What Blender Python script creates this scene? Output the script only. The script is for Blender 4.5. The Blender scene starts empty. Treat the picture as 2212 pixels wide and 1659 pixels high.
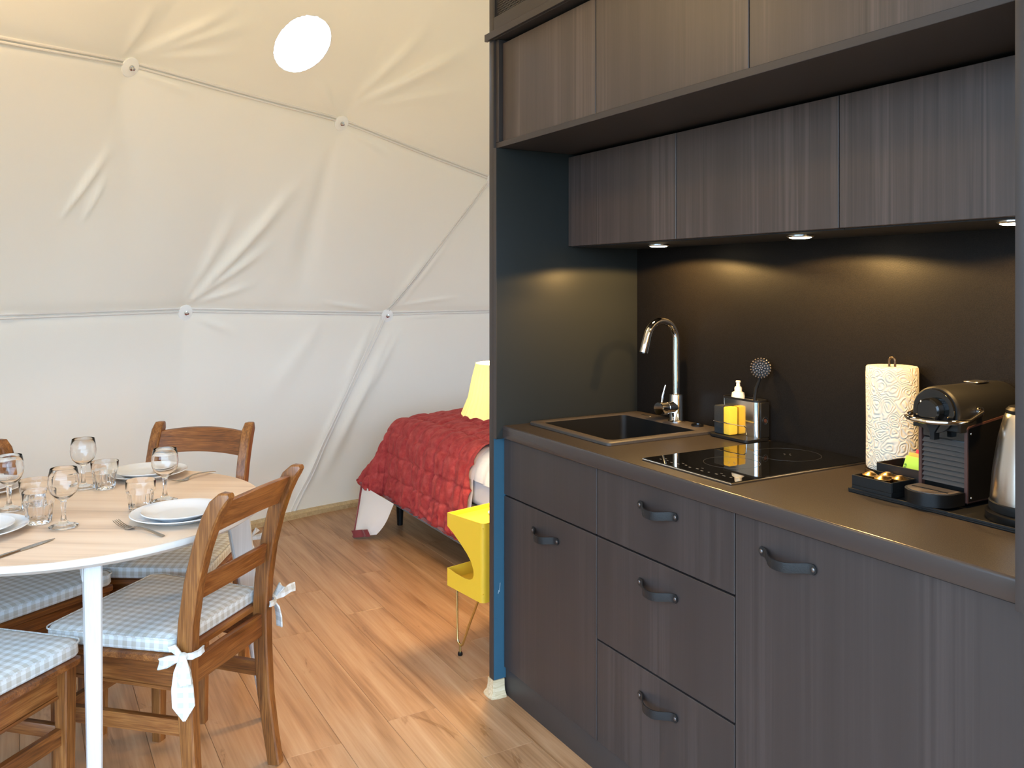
import bpy, bmesh, math, random
import numpy as np
from mathutils import Vector, Matrix

random.seed(7)
S = bpy.context.scene
COL = S.collection
R = math.radians

# ------------------------------------------------------------------ camera
cam = bpy.data.cameras.new('camera')
cam.sensor_width = 36.0
cam.lens = 1822.0 / 2212.0 * 36.0
cam.shift_y = -(829.5 - 612.0) / 2212.0
cam.clip_start = 0.02
cam_o = bpy.data.objects.new('camera', cam)
COL.objects.link(cam_o)
cam_o.location = (0, 0, 1.37)
cam_o.rotation_euler = (R(90), 0, R(59.904))
S.camera = cam_o

# ------------------------------------------------------------------ sky, exposure
world = bpy.data.worlds.new('world')
S.world = world
world.use_nodes = True
bg = world.node_tree.nodes['Background']
bg.inputs['Color'].default_value = (0.52, 0.74, 1.0, 1)
bg.inputs['Strength'].default_value = 5.2
S.view_settings.view_transform = 'Standard'
S.view_settings.look = 'None'
S.view_settings.exposure = 0.78
S.view_settings.gamma = 1.0
S.view_settings.use_curve_mapping = False
S.cycles.max_bounces = 14
S.cycles.transmission_bounces = 14
S.cycles.transparent_max_bounces = 16
S.cycles.sample_clamp_indirect = 6.0

# portals in the two windows: they guide the daylight, and give off none of their own
DC = np.array([-1.45, 2.30, 0.15])      # centre of the dome's sphere
DR = 3.6
for paz, pw, pz, ph in ((R(308), 5.4, 1.2, 2.7), (R(78), 4.0, 1.3, 2.3)):
    pl = bpy.data.lights.new('window_portal', 'AREA')
    pl.shape = 'RECTANGLE'
    pl.size, pl.size_y = pw, ph
    pl.cycles.is_portal = True
    po = bpy.data.objects.new('window_portal', pl)
    COL.objects.link(po)
    po.location = (DC[0] + 3.75 * math.cos(paz), DC[1] + 3.75 * math.sin(paz), pz)
    po.rotation_euler = Vector((-math.cos(paz), -math.sin(paz), 0)).to_track_quat('-Z', 'Y').to_euler()


# ------------------------------------------------------------------ materials
def new_mat(name):
    m = bpy.data.materials.new(name)
    m.use_nodes = True
    nt = m.node_tree
    return m, nt, nt.nodes['Principled BSDF']


def setp(b, **k):
    names = dict(color='Base Color', rough='Roughness', metal='Metallic', spec='Specular IOR Level', trans='Transmission Weight',
                 ior='IOR', sheen='Sheen Weight', coat='Coat Weight', coat_rough='Coat Roughness', sss='Subsurface Weight',
                 emit='Emission Color', emit_s='Emission Strength', sheen_rough='Sheen Roughness', sheen_tint='Sheen Tint')
    for kk, v in k.items():
        if kk in ('color', 'emit', 'sheen_tint'):
            v = tuple(v) + (1,)
        b.inputs[names[kk]].default_value = v


def plain(name, color, rough=0.5, bump=0.0, bscale=200, **k):
    m, nt, b = new_mat(name)
    setp(b, color=color, rough=rough, **k)
    if bump:
        tc = nt.nodes.new('ShaderNodeTexCoord')
        n = nt.nodes.new('ShaderNodeTexNoise')
        n.inputs['Scale'].default_value = bscale
        n.inputs['Detail'].default_value = 4
        bp = nt.nodes.new('ShaderNodeBump')
        bp.inputs['Strength'].default_value = bump
        bp.inputs['Distance'].default_value = 0.002
        nt.links.new(tc.outputs['Object'], n.inputs['Vector'])
        nt.links.new(n.outputs['Fac'], bp.inputs['Height'])
        nt.links.new(bp.outputs['Normal'], b.inputs['Normal'])
    return m


def ramp(nt, stops):
    r = nt.nodes.new('ShaderNodeValToRGB')
    e = r.color_ramp.elements
    e[0].position, e[0].color = stops[0][0], tuple(stops[0][1]) + (1,)
    e[1].position, e[1].color = stops[-1][0], tuple(stops[-1][1]) + (1,)
    for p, c in stops[1:-1]:
        x = e.new(p)
        x.color = tuple(c) + (1,)
    return r


def wood(name, dark, mid, light, axis='z', stretch=14.0, scale=3.0, rough=0.45, bump=0.15, randomize=0.0, fine=0.35, coat=0.0, spec=0.5, knots=False):
    """grain runs along axis; colours from dark to light"""
    m, nt, b = new_mat(name)
    setp(b, rough=rough, coat=coat, spec=spec)
    N, L = nt.nodes.new, nt.links.new
    tc = N('ShaderNodeTexCoord')
    vec = tc.outputs['Object']
    oi = N('ShaderNodeObjectInfo')
    add = N('ShaderNodeVectorMath')
    add.operation = 'ADD'
    mul = N('ShaderNodeVectorMath')
    mul.operation = 'SCALE'
    mul.inputs[0].default_value = (13.7, 7.3, 5.1)
    L(oi.outputs['Random'], mul.inputs['Scale'])
    L(vec, add.inputs[0])
    L(mul.outputs[0], add.inputs[1])
    mp = N('ShaderNodeMapping')
    sc = [scale * stretch] * 3
    sc['xyz'.index(axis)] = scale
    mp.inputs['Scale'].default_value = sc
    L(add.outputs[0], mp.inputs['Vector'])
    n1 = N('ShaderNodeTexNoise')
    n1.inputs['Scale'].default_value = 1.0
    n1.inputs['Detail'].default_value = 5
    n1.inputs['Distortion'].default_value = 0.6
    L(mp.outputs[0], n1.inputs['Vector'])
    mp2 = N('ShaderNodeMapping')
    sc2 = [scale * stretch * 7] * 3
    sc2['xyz'.index(axis)] = scale * 2.5
    mp2.inputs['Scale'].default_value = sc2
    L(add.outputs[0], mp2.inputs['Vector'])
    n2 = N('ShaderNodeTexNoise')
    n2.inputs['Scale'].default_value = 1.0
    n2.inputs['Detail'].default_value = 3
    L(mp2.outputs[0], n2.inputs['Vector'])
    mix = N('ShaderNodeMix')
    mix.inputs['Factor'].default_value = fine
    L(n1.outputs['Fac'], mix.inputs[2])
    L(n2.outputs['Fac'], mix.inputs[3])
    val = mix.outputs[0]
    if randomize:
        ad = N('ShaderNodeMath')
        ad.operation = 'MULTIPLY_ADD'
        L(oi.outputs['Random'], ad.inputs[0])
        ad.inputs[1].default_value = randomize
        ad.inputs[2].default_value = -randomize / 2
        a2 = N('ShaderNodeMath')
        a2.operation = 'ADD'
        L(val, a2.inputs[0])
        L(ad.outputs[0], a2.inputs[1])
        val = a2.outputs[0]
    if knots:
        mk = N('ShaderNodeMapping')
        sk = [5.5] * 3
        sk['xyz'.index(axis)] = 1.9
        mk.inputs['Scale'].default_value = sk
        L(add.outputs[0], mk.inputs['Vector'])
        nk = N('ShaderNodeTexNoise')
        nk.inputs['Scale'].default_value = 1.6
        nk.inputs['Detail'].default_value = 6
        nk.inputs['Roughness'].default_value = 0.65
        nk.inputs['Distortion'].default_value = 1.4
        L(mk.outputs[0], nk.inputs['Vector'])
        mr = N('ShaderNodeMapRange')
        mr.inputs['From Min'].default_value = 0.62
        mr.inputs['From Max'].default_value = 0.76
        mr.inputs['To Min'].default_value = 0.0
        mr.inputs['To Max'].default_value = 0.36
        L(nk.outputs['Fac'], mr.inputs['Value'])
        sb = N('ShaderNodeMath')
        sb.operation = 'SUBTRACT'
        L(val, sb.inputs[0])
        L(mr.outputs[0], sb.inputs[1])
        val = sb.outputs[0]
    rp = ramp(nt, [(0.30, dark), (0.5, mid), (0.70, light)])
    L(val, rp.inputs['Fac'])
    L(rp.outputs['Color'], b.inputs['Base Color'])
    if bump:
        bp = N('ShaderNodeBump')
        bp.inputs['Strength'].default_value = bump
        bp.inputs['Distance'].default_value = 0.0015
        L(n2.outputs['Fac'], bp.inputs['Height'])
        L(bp.outputs['Normal'], b.inputs['Normal'])
    return m


def cabinet_laminate(name, k=1.0, warm=1.0, con=1.0):
    """dark pine-effect laminate: clusters of fine upright grain lines between calmer bands"""
    m, nt, b = new_mat(name)
    setp(b, rough=0.42, spec=0.42)
    N, L = nt.nodes.new, nt.links.new
    tc = N('ShaderNodeTexCoord')
    oi = N('ShaderNodeObjectInfo')
    mul = N('ShaderNodeVectorMath'); mul.operation = 'SCALE'; mul.inputs[0].default_value = (9.7, 0, 3.1)
    L(oi.outputs['Random'], mul.inputs['Scale'])
    add = N('ShaderNodeVectorMath'); add.operation = 'ADD'
    L(tc.outputs['Object'], add.inputs[0]); L(mul.outputs[0], add.inputs[1])

    def noise(across, along, det, dist):
        mp = N('ShaderNodeMapping')
        mp.inputs['Scale'].default_value = (across, across, along)
        L(add.outputs[0], mp.inputs['Vector'])
        n = N('ShaderNodeTexNoise')
        n.inputs['Scale'].default_value = 1.0
        n.inputs['Detail'].default_value = det
        n.inputs['Distortion'].default_value = dist
        L(mp.outputs[0], n.inputs['Vector'])
        return n.outputs['Fac']
    broad = noise(9, 0.35, 2, 0.2)
    lines = noise(95, 1.1, 2, 0.5)
    fine = noise(420, 7, 2, 0)
    mask = N('ShaderNodeMapRange')
    mask.inputs['From Min'].default_value = 0.46
    mask.inputs['From Max'].default_value = 0.60
    mask.inputs['To Min'].default_value = 0.12
    L(broad, mask.inputs['Value'])
    a1 = N('ShaderNodeMath'); a1.operation = 'SUBTRACT'; L(lines, a1.inputs[0]); a1.inputs[1].default_value = 0.5
    a2 = N('ShaderNodeMath'); a2.operation = 'MULTIPLY'; L(a1.outputs[0], a2.inputs[0]); L(mask.outputs[0], a2.inputs[1])
    a3 = N('ShaderNodeMath'); a3.operation = 'MULTIPLY_ADD'; L(broad, a3.inputs[0]); a3.inputs[1].default_value = 0.55; L(a2.outputs[0], a3.inputs[2])
    a4 = N('ShaderNodeMath'); a4.operation = 'MULTIPLY_ADD'; L(fine, a4.inputs[0]); a4.inputs[1].default_value = 0.16; L(a3.outputs[0], a4.inputs[2])
    base = np.array((0.035, 0.0265, 0.0240)) * k * np.array((warm, 1.0, 1 / warm))
    rp = ramp(nt, [(0.15, tuple(base * (1 - 0.30 * con))), (0.36, tuple(base)), (0.55, tuple(base * (1 + 0.36 * con)))])
    L(a4.outputs[0], rp.inputs['Fac'])
    L(rp.outputs['Color'], b.inputs['Base Color'])
    bp = N('ShaderNodeBump'); bp.inputs['Strength'].default_value = 0.08; bp.inputs['Distance'].default_value = 0.001
    L(lines, bp.inputs['Height']); L(bp.outputs['Normal'], b.inputs['Normal'])
    return m


def speckle(name, c1, c2, rough, scale=600, bump=0.3, spec=0.5):
    m, nt, b = new_mat(name)
    setp(b, rough=rough, spec=spec)
    N, L = nt.nodes.new, nt.links.new
    tc = N('ShaderNodeTexCoord')
    n = N('ShaderNodeTexNoise')
    n.inputs['Scale'].default_value = scale
    n.inputs['Detail'].default_value = 2
    L(tc.outputs['Object'], n.inputs['Vector'])
    rp = ramp(nt, [(0.35, c1), (0.65, c2)])
    L(n.outputs['Fac'], rp.inputs['Fac'])
    L(rp.outputs['Color'], b.inputs['Base Color'])
    bp = N('ShaderNodeBump')
    bp.inputs['Strength'].default_value = bump
    bp.inputs['Distance'].default_value = 0.001
    L(n.outputs['Fac'], bp.inputs['Height'])
    L(bp.outputs['Normal'], b.inputs['Normal'])
    return m


def gingham(name, white, tone, period=0.0125):
    m, nt, b = new_mat(name)
    setp(b, rough=0.9, spec=0.2, sheen=0.15)
    N, L = nt.nodes.new, nt.links.new
    tc = N('ShaderNodeTexCoord')
    sx = N('ShaderNodeSeparateXYZ')
    L(tc.outputs['Object'], sx.inputs[0])
    sn = N('ShaderNodeSeparateXYZ')
    L(tc.outputs['Normal'], sn.inputs[0])
    tot = None
    for i in range(3):
        a = N('ShaderNodeMath'); a.operation = 'DIVIDE'
        L(sx.outputs[i], a.inputs[0]); a.inputs[1].default_value = period * 2
        w = N('ShaderNodeMath'); w.operation = 'FRACT'
        L(a.outputs[0], w.inputs[0])
        g = N('ShaderNodeMath'); g.operation = 'GREATER_THAN'
        L(w.outputs[0], g.inputs[0]); g.inputs[1].default_value = 0.5
        q = N('ShaderNodeMath'); q.operation = 'MULTIPLY'
        L(sn.outputs[i], q.inputs[0]); L(sn.outputs[i], q.inputs[1])
        o = N('ShaderNodeMath'); o.operation = 'SUBTRACT'
        o.inputs[0].default_value = 1.0; L(q.outputs[0], o.inputs[1])
        p = N('ShaderNodeMath'); p.operation = 'MULTIPLY'
        L(g.outputs[0], p.inputs[0]); L(o.outputs[0], p.inputs[1])
        if tot is None:
            tot = p.outputs[0]
        else:
            s = N('ShaderNodeMath'); s.operation = 'ADD'
            L(tot, s.inputs[0]); L(p.outputs[0], s.inputs[1])
            tot = s.outputs[0]
    h = N('ShaderNodeMath'); h.operation = 'MULTIPLY'
    L(tot, h.inputs[0]); h.inputs[1].default_value = 0.5
    mx = N('ShaderNodeMix'); mx.data_type = 'RGBA'
    L(h.outputs[0], mx.inputs['Factor'])
    mx.inputs[6].default_value = tuple(white) + (1,)
    mx.inputs[7].default_value = tuple(tone) + (1,)
    L(mx.outputs[2], b.inputs['Base Color'])
    nz = N('ShaderNodeTexNoise'); nz.inputs['Scale'].default_value = 900
    L(tc.outputs['Object'], nz.inputs['Vector'])
    bp = N('ShaderNodeBump'); bp.inputs['Strength'].default_value = 0.25; bp.inputs['Distance'].default_value = 0.001
    L(nz.outputs['Fac'], bp.inputs['Height'])
    L(bp.outputs['Normal'], b.inputs['Normal'])
    return m


def emission(name, color, strength):
    m, nt, b = new_mat(name)
    setp(b, color=(0.9, 0.9, 0.9), emit=color, emit_s=strength, rough=0.4)
    return m


M = {}
M['lining'] = plain('dome_lining_fabric', (0.80, 0.760, 0.700), 0.8, bump=0.12, bscale=420, spec=0.2)
_nt = M['lining'].node_tree
_tl = _nt.nodes.new('ShaderNodeBsdfTranslucent')
_tl.inputs['Color'].default_value = (1.0, 0.66, 0.27, 1)
_ms = _nt.nodes.new('ShaderNodeMixShader')
_ms.inputs[0].default_value = 0.024
_nt.links.new(_nt.nodes['Principled BSDF'].outputs[0], _ms.inputs[1])
_nt.links.new(_tl.outputs[0], _ms.inputs[2])
_nt.links.new(_ms.outputs[0], _nt.nodes['Material Output'].inputs['Surface'])
M['seam'] = plain('lining_seam_fabric', (0.70, 0.64, 0.57), 0.85)
M['hub_white'] = plain('white_plastic', (0.90, 0.89, 0.84), 0.35)
M['steel'] = plain('brushed_steel', (0.62, 0.60, 0.57), 0.24, metal=1.0)
M['steel_bright'] = plain('polished_steel', (0.70, 0.68, 0.64), 0.14, metal=1.0)
M['cutlery'] = plain('cutlery_steel', (0.40, 0.38, 0.36), 0.22, metal=1.0)
M['chrome'] = plain('chrome', (0.82, 0.80, 0.77), 0.05, metal=1.0)
M['floor'] = wood('oak_laminate', (0.255, 0.118, 0.046), (0.435, 0.238, 0.117), (0.540, 0.335, 0.190), 'x', 13, 1.5, 0.38, 0.08, randomize=0.10, fine=0.30, knots=True)
M['floor_base'] = plain('floor_underlay', (0.20, 0.11, 0.05), 0.8)
M['cab'] = cabinet_laminate('dark_cabinet_laminate', 1.0, 1.0, 0.8)
M['cab_up_lit'] = cabinet_laminate('wall_cabinet_laminate_lit', 1.6, 1.06, 1.35)  # base laminate made lighter and warmer, the glare on upper doors painted in
M['cab_plain'] = plain('dark_cabinet_edge', (0.040, 0.032, 0.029), 0.45, bump=0.05, bscale=300, spec=0.3)
M['cab_in'] = plain('cabinet_carcass', (0.012, 0.011, 0.011), 0.7)
M['petrol'] = plain('daylight_blue_panel', (0.030, 0.088, 0.130), 0.4, bump=0.04, bscale=150, spec=0.35)  # blue-grey paint with the cool daylight falling on it put into the colour
M['niche'] = plain('charcoal_niche_panel', (0.021, 0.0225, 0.0205), 0.42, bump=0.05, bscale=260, spec=0.2)
M['worktop'] = speckle('worktop_laminate', (0.014, 0.011, 0.009), (0.052, 0.041, 0.032), 0.45, 520, 0.35, spec=0.2)
M['worktop_edge'] = plain('worktop_edge_band', (0.040, 0.031, 0.028), 0.25, spec=0.5)
M['splash'] = speckle('black_backsplash', (0.0046, 0.0038, 0.0033), (0.0098, 0.0082, 0.007), 0.45, 420, 0.25, spec=0.12)
M['granite'] = speckle('sink_composite', (0.034, 0.027, 0.022), (0.066, 0.052, 0.042), 0.5, 900, 0.2)
M['bowl'] = plain('sink_bowl_black', (0.006, 0.0055, 0.005), 0.5, spec=0.25)
M['hobglass'] = plain('black_glass', (0.004, 0.004, 0.004), 0.02, spec=0.6)
M['hobmark'] = plain('hob_print', (0.030, 0.030, 0.030), 0.3)
M['hobmark2'] = plain('hob_print_white', (0.10, 0.10, 0.10), 0.4)
M['leather'] = plain('dark_leather', (0.011, 0.0115, 0.012), 0.40, bump=0.2, bscale=350, spec=0.35)
M['leather_edge'] = plain('leather_rivet', (0.16, 0.14, 0.13), 0.3, metal=0.8)
M['black'] = plain('black_plastic', (0.006, 0.0055, 0.005), 0.32, spec=0.35)
M['black_matte'] = plain('black_matte_plastic', (0.0075, 0.007, 0.0065), 0.5, spec=0.3)
M['black_gloss'] = plain('black_gloss_plastic', (0.006, 0.006, 0.006), 0.08)
M['rim_brown'] = plain('machine_panel_edge', (0.07, 0.028, 0.020), 0.4)
M['slat'] = plain('grille_slat', (0.085, 0.070, 0.060), 0.35)
M['paper'] = plain('paper_towel', (0.66, 0.60, 0.48), 0.95, bump=0.0)
M['holder'] = plain('bronze_metal', (0.11, 0.08, 0.055), 0.35, metal=0.9)
M['sponge'] = plain('yellow_sponge', (0.85, 0.50, 0.035), 0.95, bump=0.6, bscale=260)
M['scour'] = plain('scouring_pad', (0.010, 0.012, 0.013), 0.95, bump=0.5, bscale=500)
M['soap'] = plain('soap_bottle_plastic', (0.82, 0.76, 0.62), 0.3, sss=0.1)
M['gold'] = plain('gold_foil', (0.90, 0.60, 0.26), 0.25, metal=1.0)
M['green'] = plain('green_sachet', (0.36, 0.62, 0.06), 0.45)
M['orange'] = plain('orange_sachet', (0.85, 0.38, 0.05), 0.45)
M['red'] = plain('red_sachet', (0.65, 0.03, 0.05), 0.45)
M['darkgreen'] = plain('sachet_print', (0.07, 0.20, 0.03), 0.5)
M['bulb'] = emission('warm_led', (1.0, 0.80, 0.50), 28)
M['oak_z'] = wood('antique_oak_upright', (0.060, 0.0175, 0.0045), (0.200, 0.070, 0.0155), (0.37, 0.155, 0.042), 'z', 9, 4.5, 0.36, 0.25, randomize=0.08, fine=0.45, coat=0.15)
M['oak_x'] = wood('antique_oak_rail', (0.060, 0.0165, 0.0042), (0.190, 0.062, 0.0135), (0.36, 0.145, 0.038), 'x', 9, 4.5, 0.36, 0.25, randomize=0.08, fine=0.45, coat=0.15)
M['oak_y'] = wood('antique_oak_side_rail', (0.060, 0.0165, 0.0042), (0.190, 0.062, 0.0135), (0.36, 0.145, 0.038), 'y', 9, 4.5, 0.36, 0.25, randomize=0.08, fine=0.45, coat=0.15)
M['tabletop'] = wood('pale_oak_veneer', (0.46, 0.33, 0.235), (0.70, 0.545, 0.41), (0.77, 0.635, 0.50), 'x', 13, 0.8, 0.40, 0.05, fine=0.22)
M['table_edge'] = plain('table_edge_band', (0.62, 0.58, 0.53), 0.4)
M['white_wood'] = wood('white_stained_wood', (0.48, 0.475, 0.47), (0.56, 0.555, 0.55), (0.62, 0.615, 0.61), 'z', 20, 2, 0.4, 0.05)
M['skirt'] = wood('pale_skirting', (0.36, 0.23, 0.10), (0.56, 0.40, 0.20), (0.66, 0.50, 0.29), 'x', 14, 4, 0.5, 0.1, fine=0.5)
M['skirt_z'] = wood('pale_cove_trim', (0.34, 0.22, 0.10), (0.60, 0.46, 0.28), (0.72, 0.60, 0.42), 'y', 12, 9, 0.5, 0.1, fine=0.5)
M['china'] = plain('white_porcelain', (0.66, 0.675, 0.69), 0.12, coat=0.3)
M['gingham'] = gingham('gingham_cotton', (0.66, 0.685, 0.69), (0.46, 0.435, 0.38))
M['throw'] = plain('red_velvet', (0.44, 0.052, 0.048), 0.75, bump=0.22, bscale=120, sheen=0.08, spec=0.1)
setp(M['throw'].node_tree.nodes['Principled BSDF'], sheen_tint=(1.0, 0.55, 0.45), sheen_rough=0.4)
_nt = M['throw'].node_tree
_b = _nt.nodes['Principled BSDF']
_tc = _nt.nodes.new('ShaderNodeTexCoord')
_n = _nt.nodes.new('ShaderNodeTexNoise')
_n.inputs['Scale'].default_value = 22
_n.inputs['Detail'].default_value = 8
_n.inputs['Roughness'].default_value = 0.7
_rp = ramp(_nt, [(0.34, (0.30, 0.032, 0.036)), (0.52, (0.42, 0.060, 0.058)), (0.70, (0.52, 0.105, 0.095))])
_nt.links.new(_tc.outputs['Object'], _n.inputs['Vector'])
_nt.links.new(_n.outputs['Fac'], _rp.inputs['Fac'])
_nt.links.new(_rp.outputs['Color'], _b.inputs['Base Color'])
M['throw_edge'] = plain('red_velvet_binding', (0.20, 0.024, 0.030), 0.7, sheen=0.4)
M['quilt_white'] = plain('white_cotton', (0.78, 0.75, 0.74), 0.95, bump=0.3, bscale=70)
M['bedbase'] = plain('taupe_upholstery', (0.095, 0.070, 0.062), 0.95, bump=0.6, bscale=240, sheen=0.3)
M['yellow'] = plain('yellow_lacquer', (0.80, 0.49, 0.035), 0.32)
M['brass'] = plain('brass', (0.72, 0.58, 0.26), 0.25, metal=1.0)
M['shade'] = plain('cream_shade', (0.78, 0.64, 0.24), 0.8)
_b = M['shade'].node_tree.nodes['Principled BSDF']
_nt = M['shade'].node_tree
_tr = _nt.nodes.new('ShaderNodeBsdfTranslucent')
_tr.inputs['Color'].default_value = (0.95, 0.80, 0.34, 1)
_mx = _nt.nodes.new('ShaderNodeMixShader')
_mx.inputs[0].default_value = 0.022
_nt.links.new(_b.outputs[0], _mx.inputs[1])
_nt.links.new(_tr.outputs[0], _mx.inputs[2])
_nt.links.new(_mx.outputs[0], _nt.nodes['Material Output'].inputs['Surface'])
M['lampbulb'] = emission('lamp_bulb', (1.0, 0.82, 0.50), 6)
M['ground'] = plain('outdoor_ground', (0.14, 0.14, 0.10), 0.9, bump=0.3, bscale=6)

M['opal'] = emission('lit_opal_glass', (1.0, 0.67, 0.31), 26)
m, nt, b = new_mat('clear_glass')
setp(b, color=(1, 1, 1), rough=0.0, trans=1.0, ior=1.36)
M['glass'] = m
m, nt, b = new_mat('window_film')
nt.nodes.remove(b)
t = nt.nodes.new('ShaderNodeBsdfTransparent')
t.inputs['Color'].default_value = (0.96, 0.97, 0.98, 1)
g = nt.nodes.new('ShaderNodeBsdfGlossy')
g.inputs['Roughness'].default_value = 0.03
mxs = nt.nodes.new('ShaderNodeMixShader')
mxs.inputs[0].default_value = 0.008
nt.links.new(t.outputs[0], mxs.inputs[1])
nt.links.new(g.outputs[0], mxs.inputs[2])
nt.links.new(mxs.outputs[0], nt.nodes['Material Output'].inputs['Surface'])
M['film'] = m

# embossed paper towel
nt = M['paper'].node_tree
b = nt.nodes['Principled BSDF']
tc = nt.nodes.new('ShaderNodeTexCoord')
vo = nt.nodes.new('ShaderNodeTexVoronoi')
vo.inputs['Scale'].default_value = 34
nz = nt.nodes.new('ShaderNodeTexNoise')
nz.inputs['Scale'].default_value = 18
va = nt.nodes.new('ShaderNodeVectorMath'); va.operation = 'SCALE'; va.inputs['Scale'].default_value = 0.05
vb = nt.nodes.new('ShaderNodeVectorMath'); vb.operation = 'ADD'
nt.links.new(tc.outputs['Object'], nz.inputs['Vector'])
nt.links.new(nz.outputs['Color'], va.inputs[0])
nt.links.new(tc.outputs['Object'], vb.inputs[0])
nt.links.new(va.outputs[0], vb.inputs[1])
nt.links.new(vb.outputs[0], vo.inputs['Vector'])
ms = nt.nodes.new('ShaderNodeMath'); ms.operation = 'MULTIPLY'; ms.inputs[1].default_value = 30
mn = nt.nodes.new('ShaderNodeMath'); mn.operation = 'SINE'
nt.links.new(vo.outputs['Distance'], ms.inputs[0])
nt.links.new(ms.outputs[0], mn.inputs[0])
bp = nt.nodes.new('ShaderNodeBump'); bp.inputs['Strength'].default_value = 0.55; bp.inputs['Distance'].default_value = 0.0022
nt.links.new(mn.outputs[0], bp.inputs['Height'])
nt.links.new(bp.outputs['Normal'], b.inputs['Normal'])


# ------------------------------------------------------------------ mesh helpers
class MB:
    def __init__(self):
        self.v, self.f = [], []

    def add(self, verts, faces):
        o = len(self.v)
        self.v += [tuple(map(float, p)) for p in verts]
        self.f += [tuple(i + o for i in f) for f in faces]
        return self

    def box(self, x0, x1, y0, y1, z0, z1, bev=0.0, seg=2):
        if bev <= 0:
            return self.add([(x0, y0, z0), (x1, y0, z0), (x1, y1, z0), (x0, y1, z0), (x0, y0, z1), (x1, y0, z1), (x1, y1, z1), (x0, y1, z1)],
                            [(0, 3, 2, 1), (4, 5, 6, 7), (0, 1, 5, 4), (1, 2, 6, 5), (2, 3, 7, 6), (3, 0, 4, 7)])
        bm = bmesh.new()
        bmesh.ops.create_cube(bm, size=1)
        for v in bm.verts:
            v.co = Vector(((x0 + x1) / 2 + v.co.x * (x1 - x0), (y0 + y1) / 2 + v.co.y * (y1 - y0), (z0 + z1) / 2 + v.co.z * (z1 - z0)))
        bmesh.ops.bevel(bm, geom=list(bm.edges), offset=bev, segments=seg, affect='EDGES', profile=0.5)
        bm.verts.ensure_lookup_table()
        vs = [tuple(v.co) for v in bm.verts]
        bm.verts.index_update()
        fs = [[v.index for v in f.verts] for f in bm.faces]
        bm.free()
        return self.add(vs, fs)

    def lathe(self, prof, n=32, c=(0, 0, 0), mod=None, axis='z'):
        """prof: list of (r, z); r = 0 at an end closes it"""
        idx, vs, fs = [], [], []
        for k, (r, z) in enumerate(prof):
            if r <= 1e-9:
                idx.append([len(vs)])
                vs.append((0, 0, z))
            else:
                row = []
                for i in range(n):
                    a = 2 * math.pi * i / n
                    rr = r * (mod(a, z, r) if mod else 1)
                    row.append(len(vs))
                    vs.append((rr * math.cos(a), rr * math.sin(a), z))
                idx.append(row)
        for a, b in zip(idx[:-1], idx[1:]):
            if len(a) == 1 and len(b) == 1:
                continue
            for i in range(n):
                j = (i + 1) % n
                if len(a) == 1:
                    fs.append((a[0], b[i], b[j])[::-1] if False else (a[0], b[j], b[i]))
                elif len(b) == 1:
                    fs.append((a[i], a[j], b[0]))
                else:
                    fs.append((a[i], a[j], b[j], b[i]))
        if axis == 'y':
            vs = [(x, z, -y) for x, y, z in vs]
        if axis == 'x':
            vs = [(z, x, y) for x, y, z in vs]
        vs = [(x + c[0], y + c[1], z + c[2]) for x, y, z in vs]
        return self.add(vs, fs)

    def tube(self, pts, r, n=10, closed=False, flat=None):
        """round tube along pts; r number or list; flat=(w,h) gives a rectangular section instead"""
        P = [Vector(p) for p in pts]
        m = len(P)
        rs = r if isinstance(r, (list, tuple)) else [r] * m
        T = []
        for i in range(m):
            a = P[(i - 1) % m] if (closed or i > 0) else P[i]
            b = P[(i + 1) % m] if (closed or i < m - 1) else P[i]
            T.append((b - a).normalized())
        up = Vector((0, 0, 1)) if abs(T[0].z) < 0.9 else Vector((1, 0, 0))
        u = (up - T[0] * up.dot(T[0])).normalized()
        vs, fs = [], []
        for i in range(m):
            u = (u - T[i] * u.dot(T[i])).normalized()
            w = T[i].cross(u)
            for k in range(n):
                a = 2 * math.pi * k / n
                vs.append(P[i] + (u * math.cos(a) + w * math.sin(a)) * rs[i])
        for i in range(m if closed else m - 1):
            j = (i + 1) % m
            for k in range(n):
                l = (k + 1) % n
                fs.append((i * n + k, i * n + l, j * n + l, j * n + k))
        if not closed:
            fs.append(tuple(range(n))[::-1])
            fs.append(tuple((m - 1) * n + k for k in range(n)))
        return self.add(vs, fs)

    def sections(self, secs, cap=True, closed=False):
        """loft through equal-length closed sections"""
        n = len(secs[0])
        vs = [p for s in secs for p in s]
        fs = []
        ms = len(secs)
        for i in range(ms if closed else ms - 1):
            j = (i + 1) % ms
            for k in range(n):
                l = (k + 1) % n
                fs.append((i * n + k, i * n + l, j * n + l, j * n + k))
        if cap and not closed:
            fs.append(tuple(range(n))[::-1])
            fs.append(tuple((ms - 1) * n + k for k in range(n)))
        return self.add(vs, fs)

    def grid(self, P, closed_u=False):
        """P: array nu x nv x 3"""
        nu, nv = len(P), len(P[0])
        vs = [tuple(p) for row in P for p in row]
        fs = []
        for i in range(nu if closed_u else nu - 1):
            j = (i + 1) % nu
            for k in range(nv - 1):
                fs.append((i * nv + k, j * nv + k, j * nv + k + 1, i * nv + k + 1))
        return self.add(vs, fs)

    def prism(self, poly, axis, a0, a1):
        """extrude a 2-D polygon along axis"""
        n = len(poly)

        def p3(p, a):
            if axis == 'x': return (a, p[0], p[1])
            if axis == 'y': return (p[0], a, p[1])
            return (p[0], p[1], a)
        vs = [p3(p, a0) for p in poly] + [p3(p, a1) for p in poly]
        fs = [tuple(range(n))[::-1], tuple(range(n, 2 * n))]
        for i in range(n):
            j = (i + 1) % n
            fs.append((i, j, n + j, n + i))
        return self.add(vs, fs)

    def xf(self, mat):
        self.v = [tuple(mat @ Vector(p)) for p in self.v]
        return self

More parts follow.
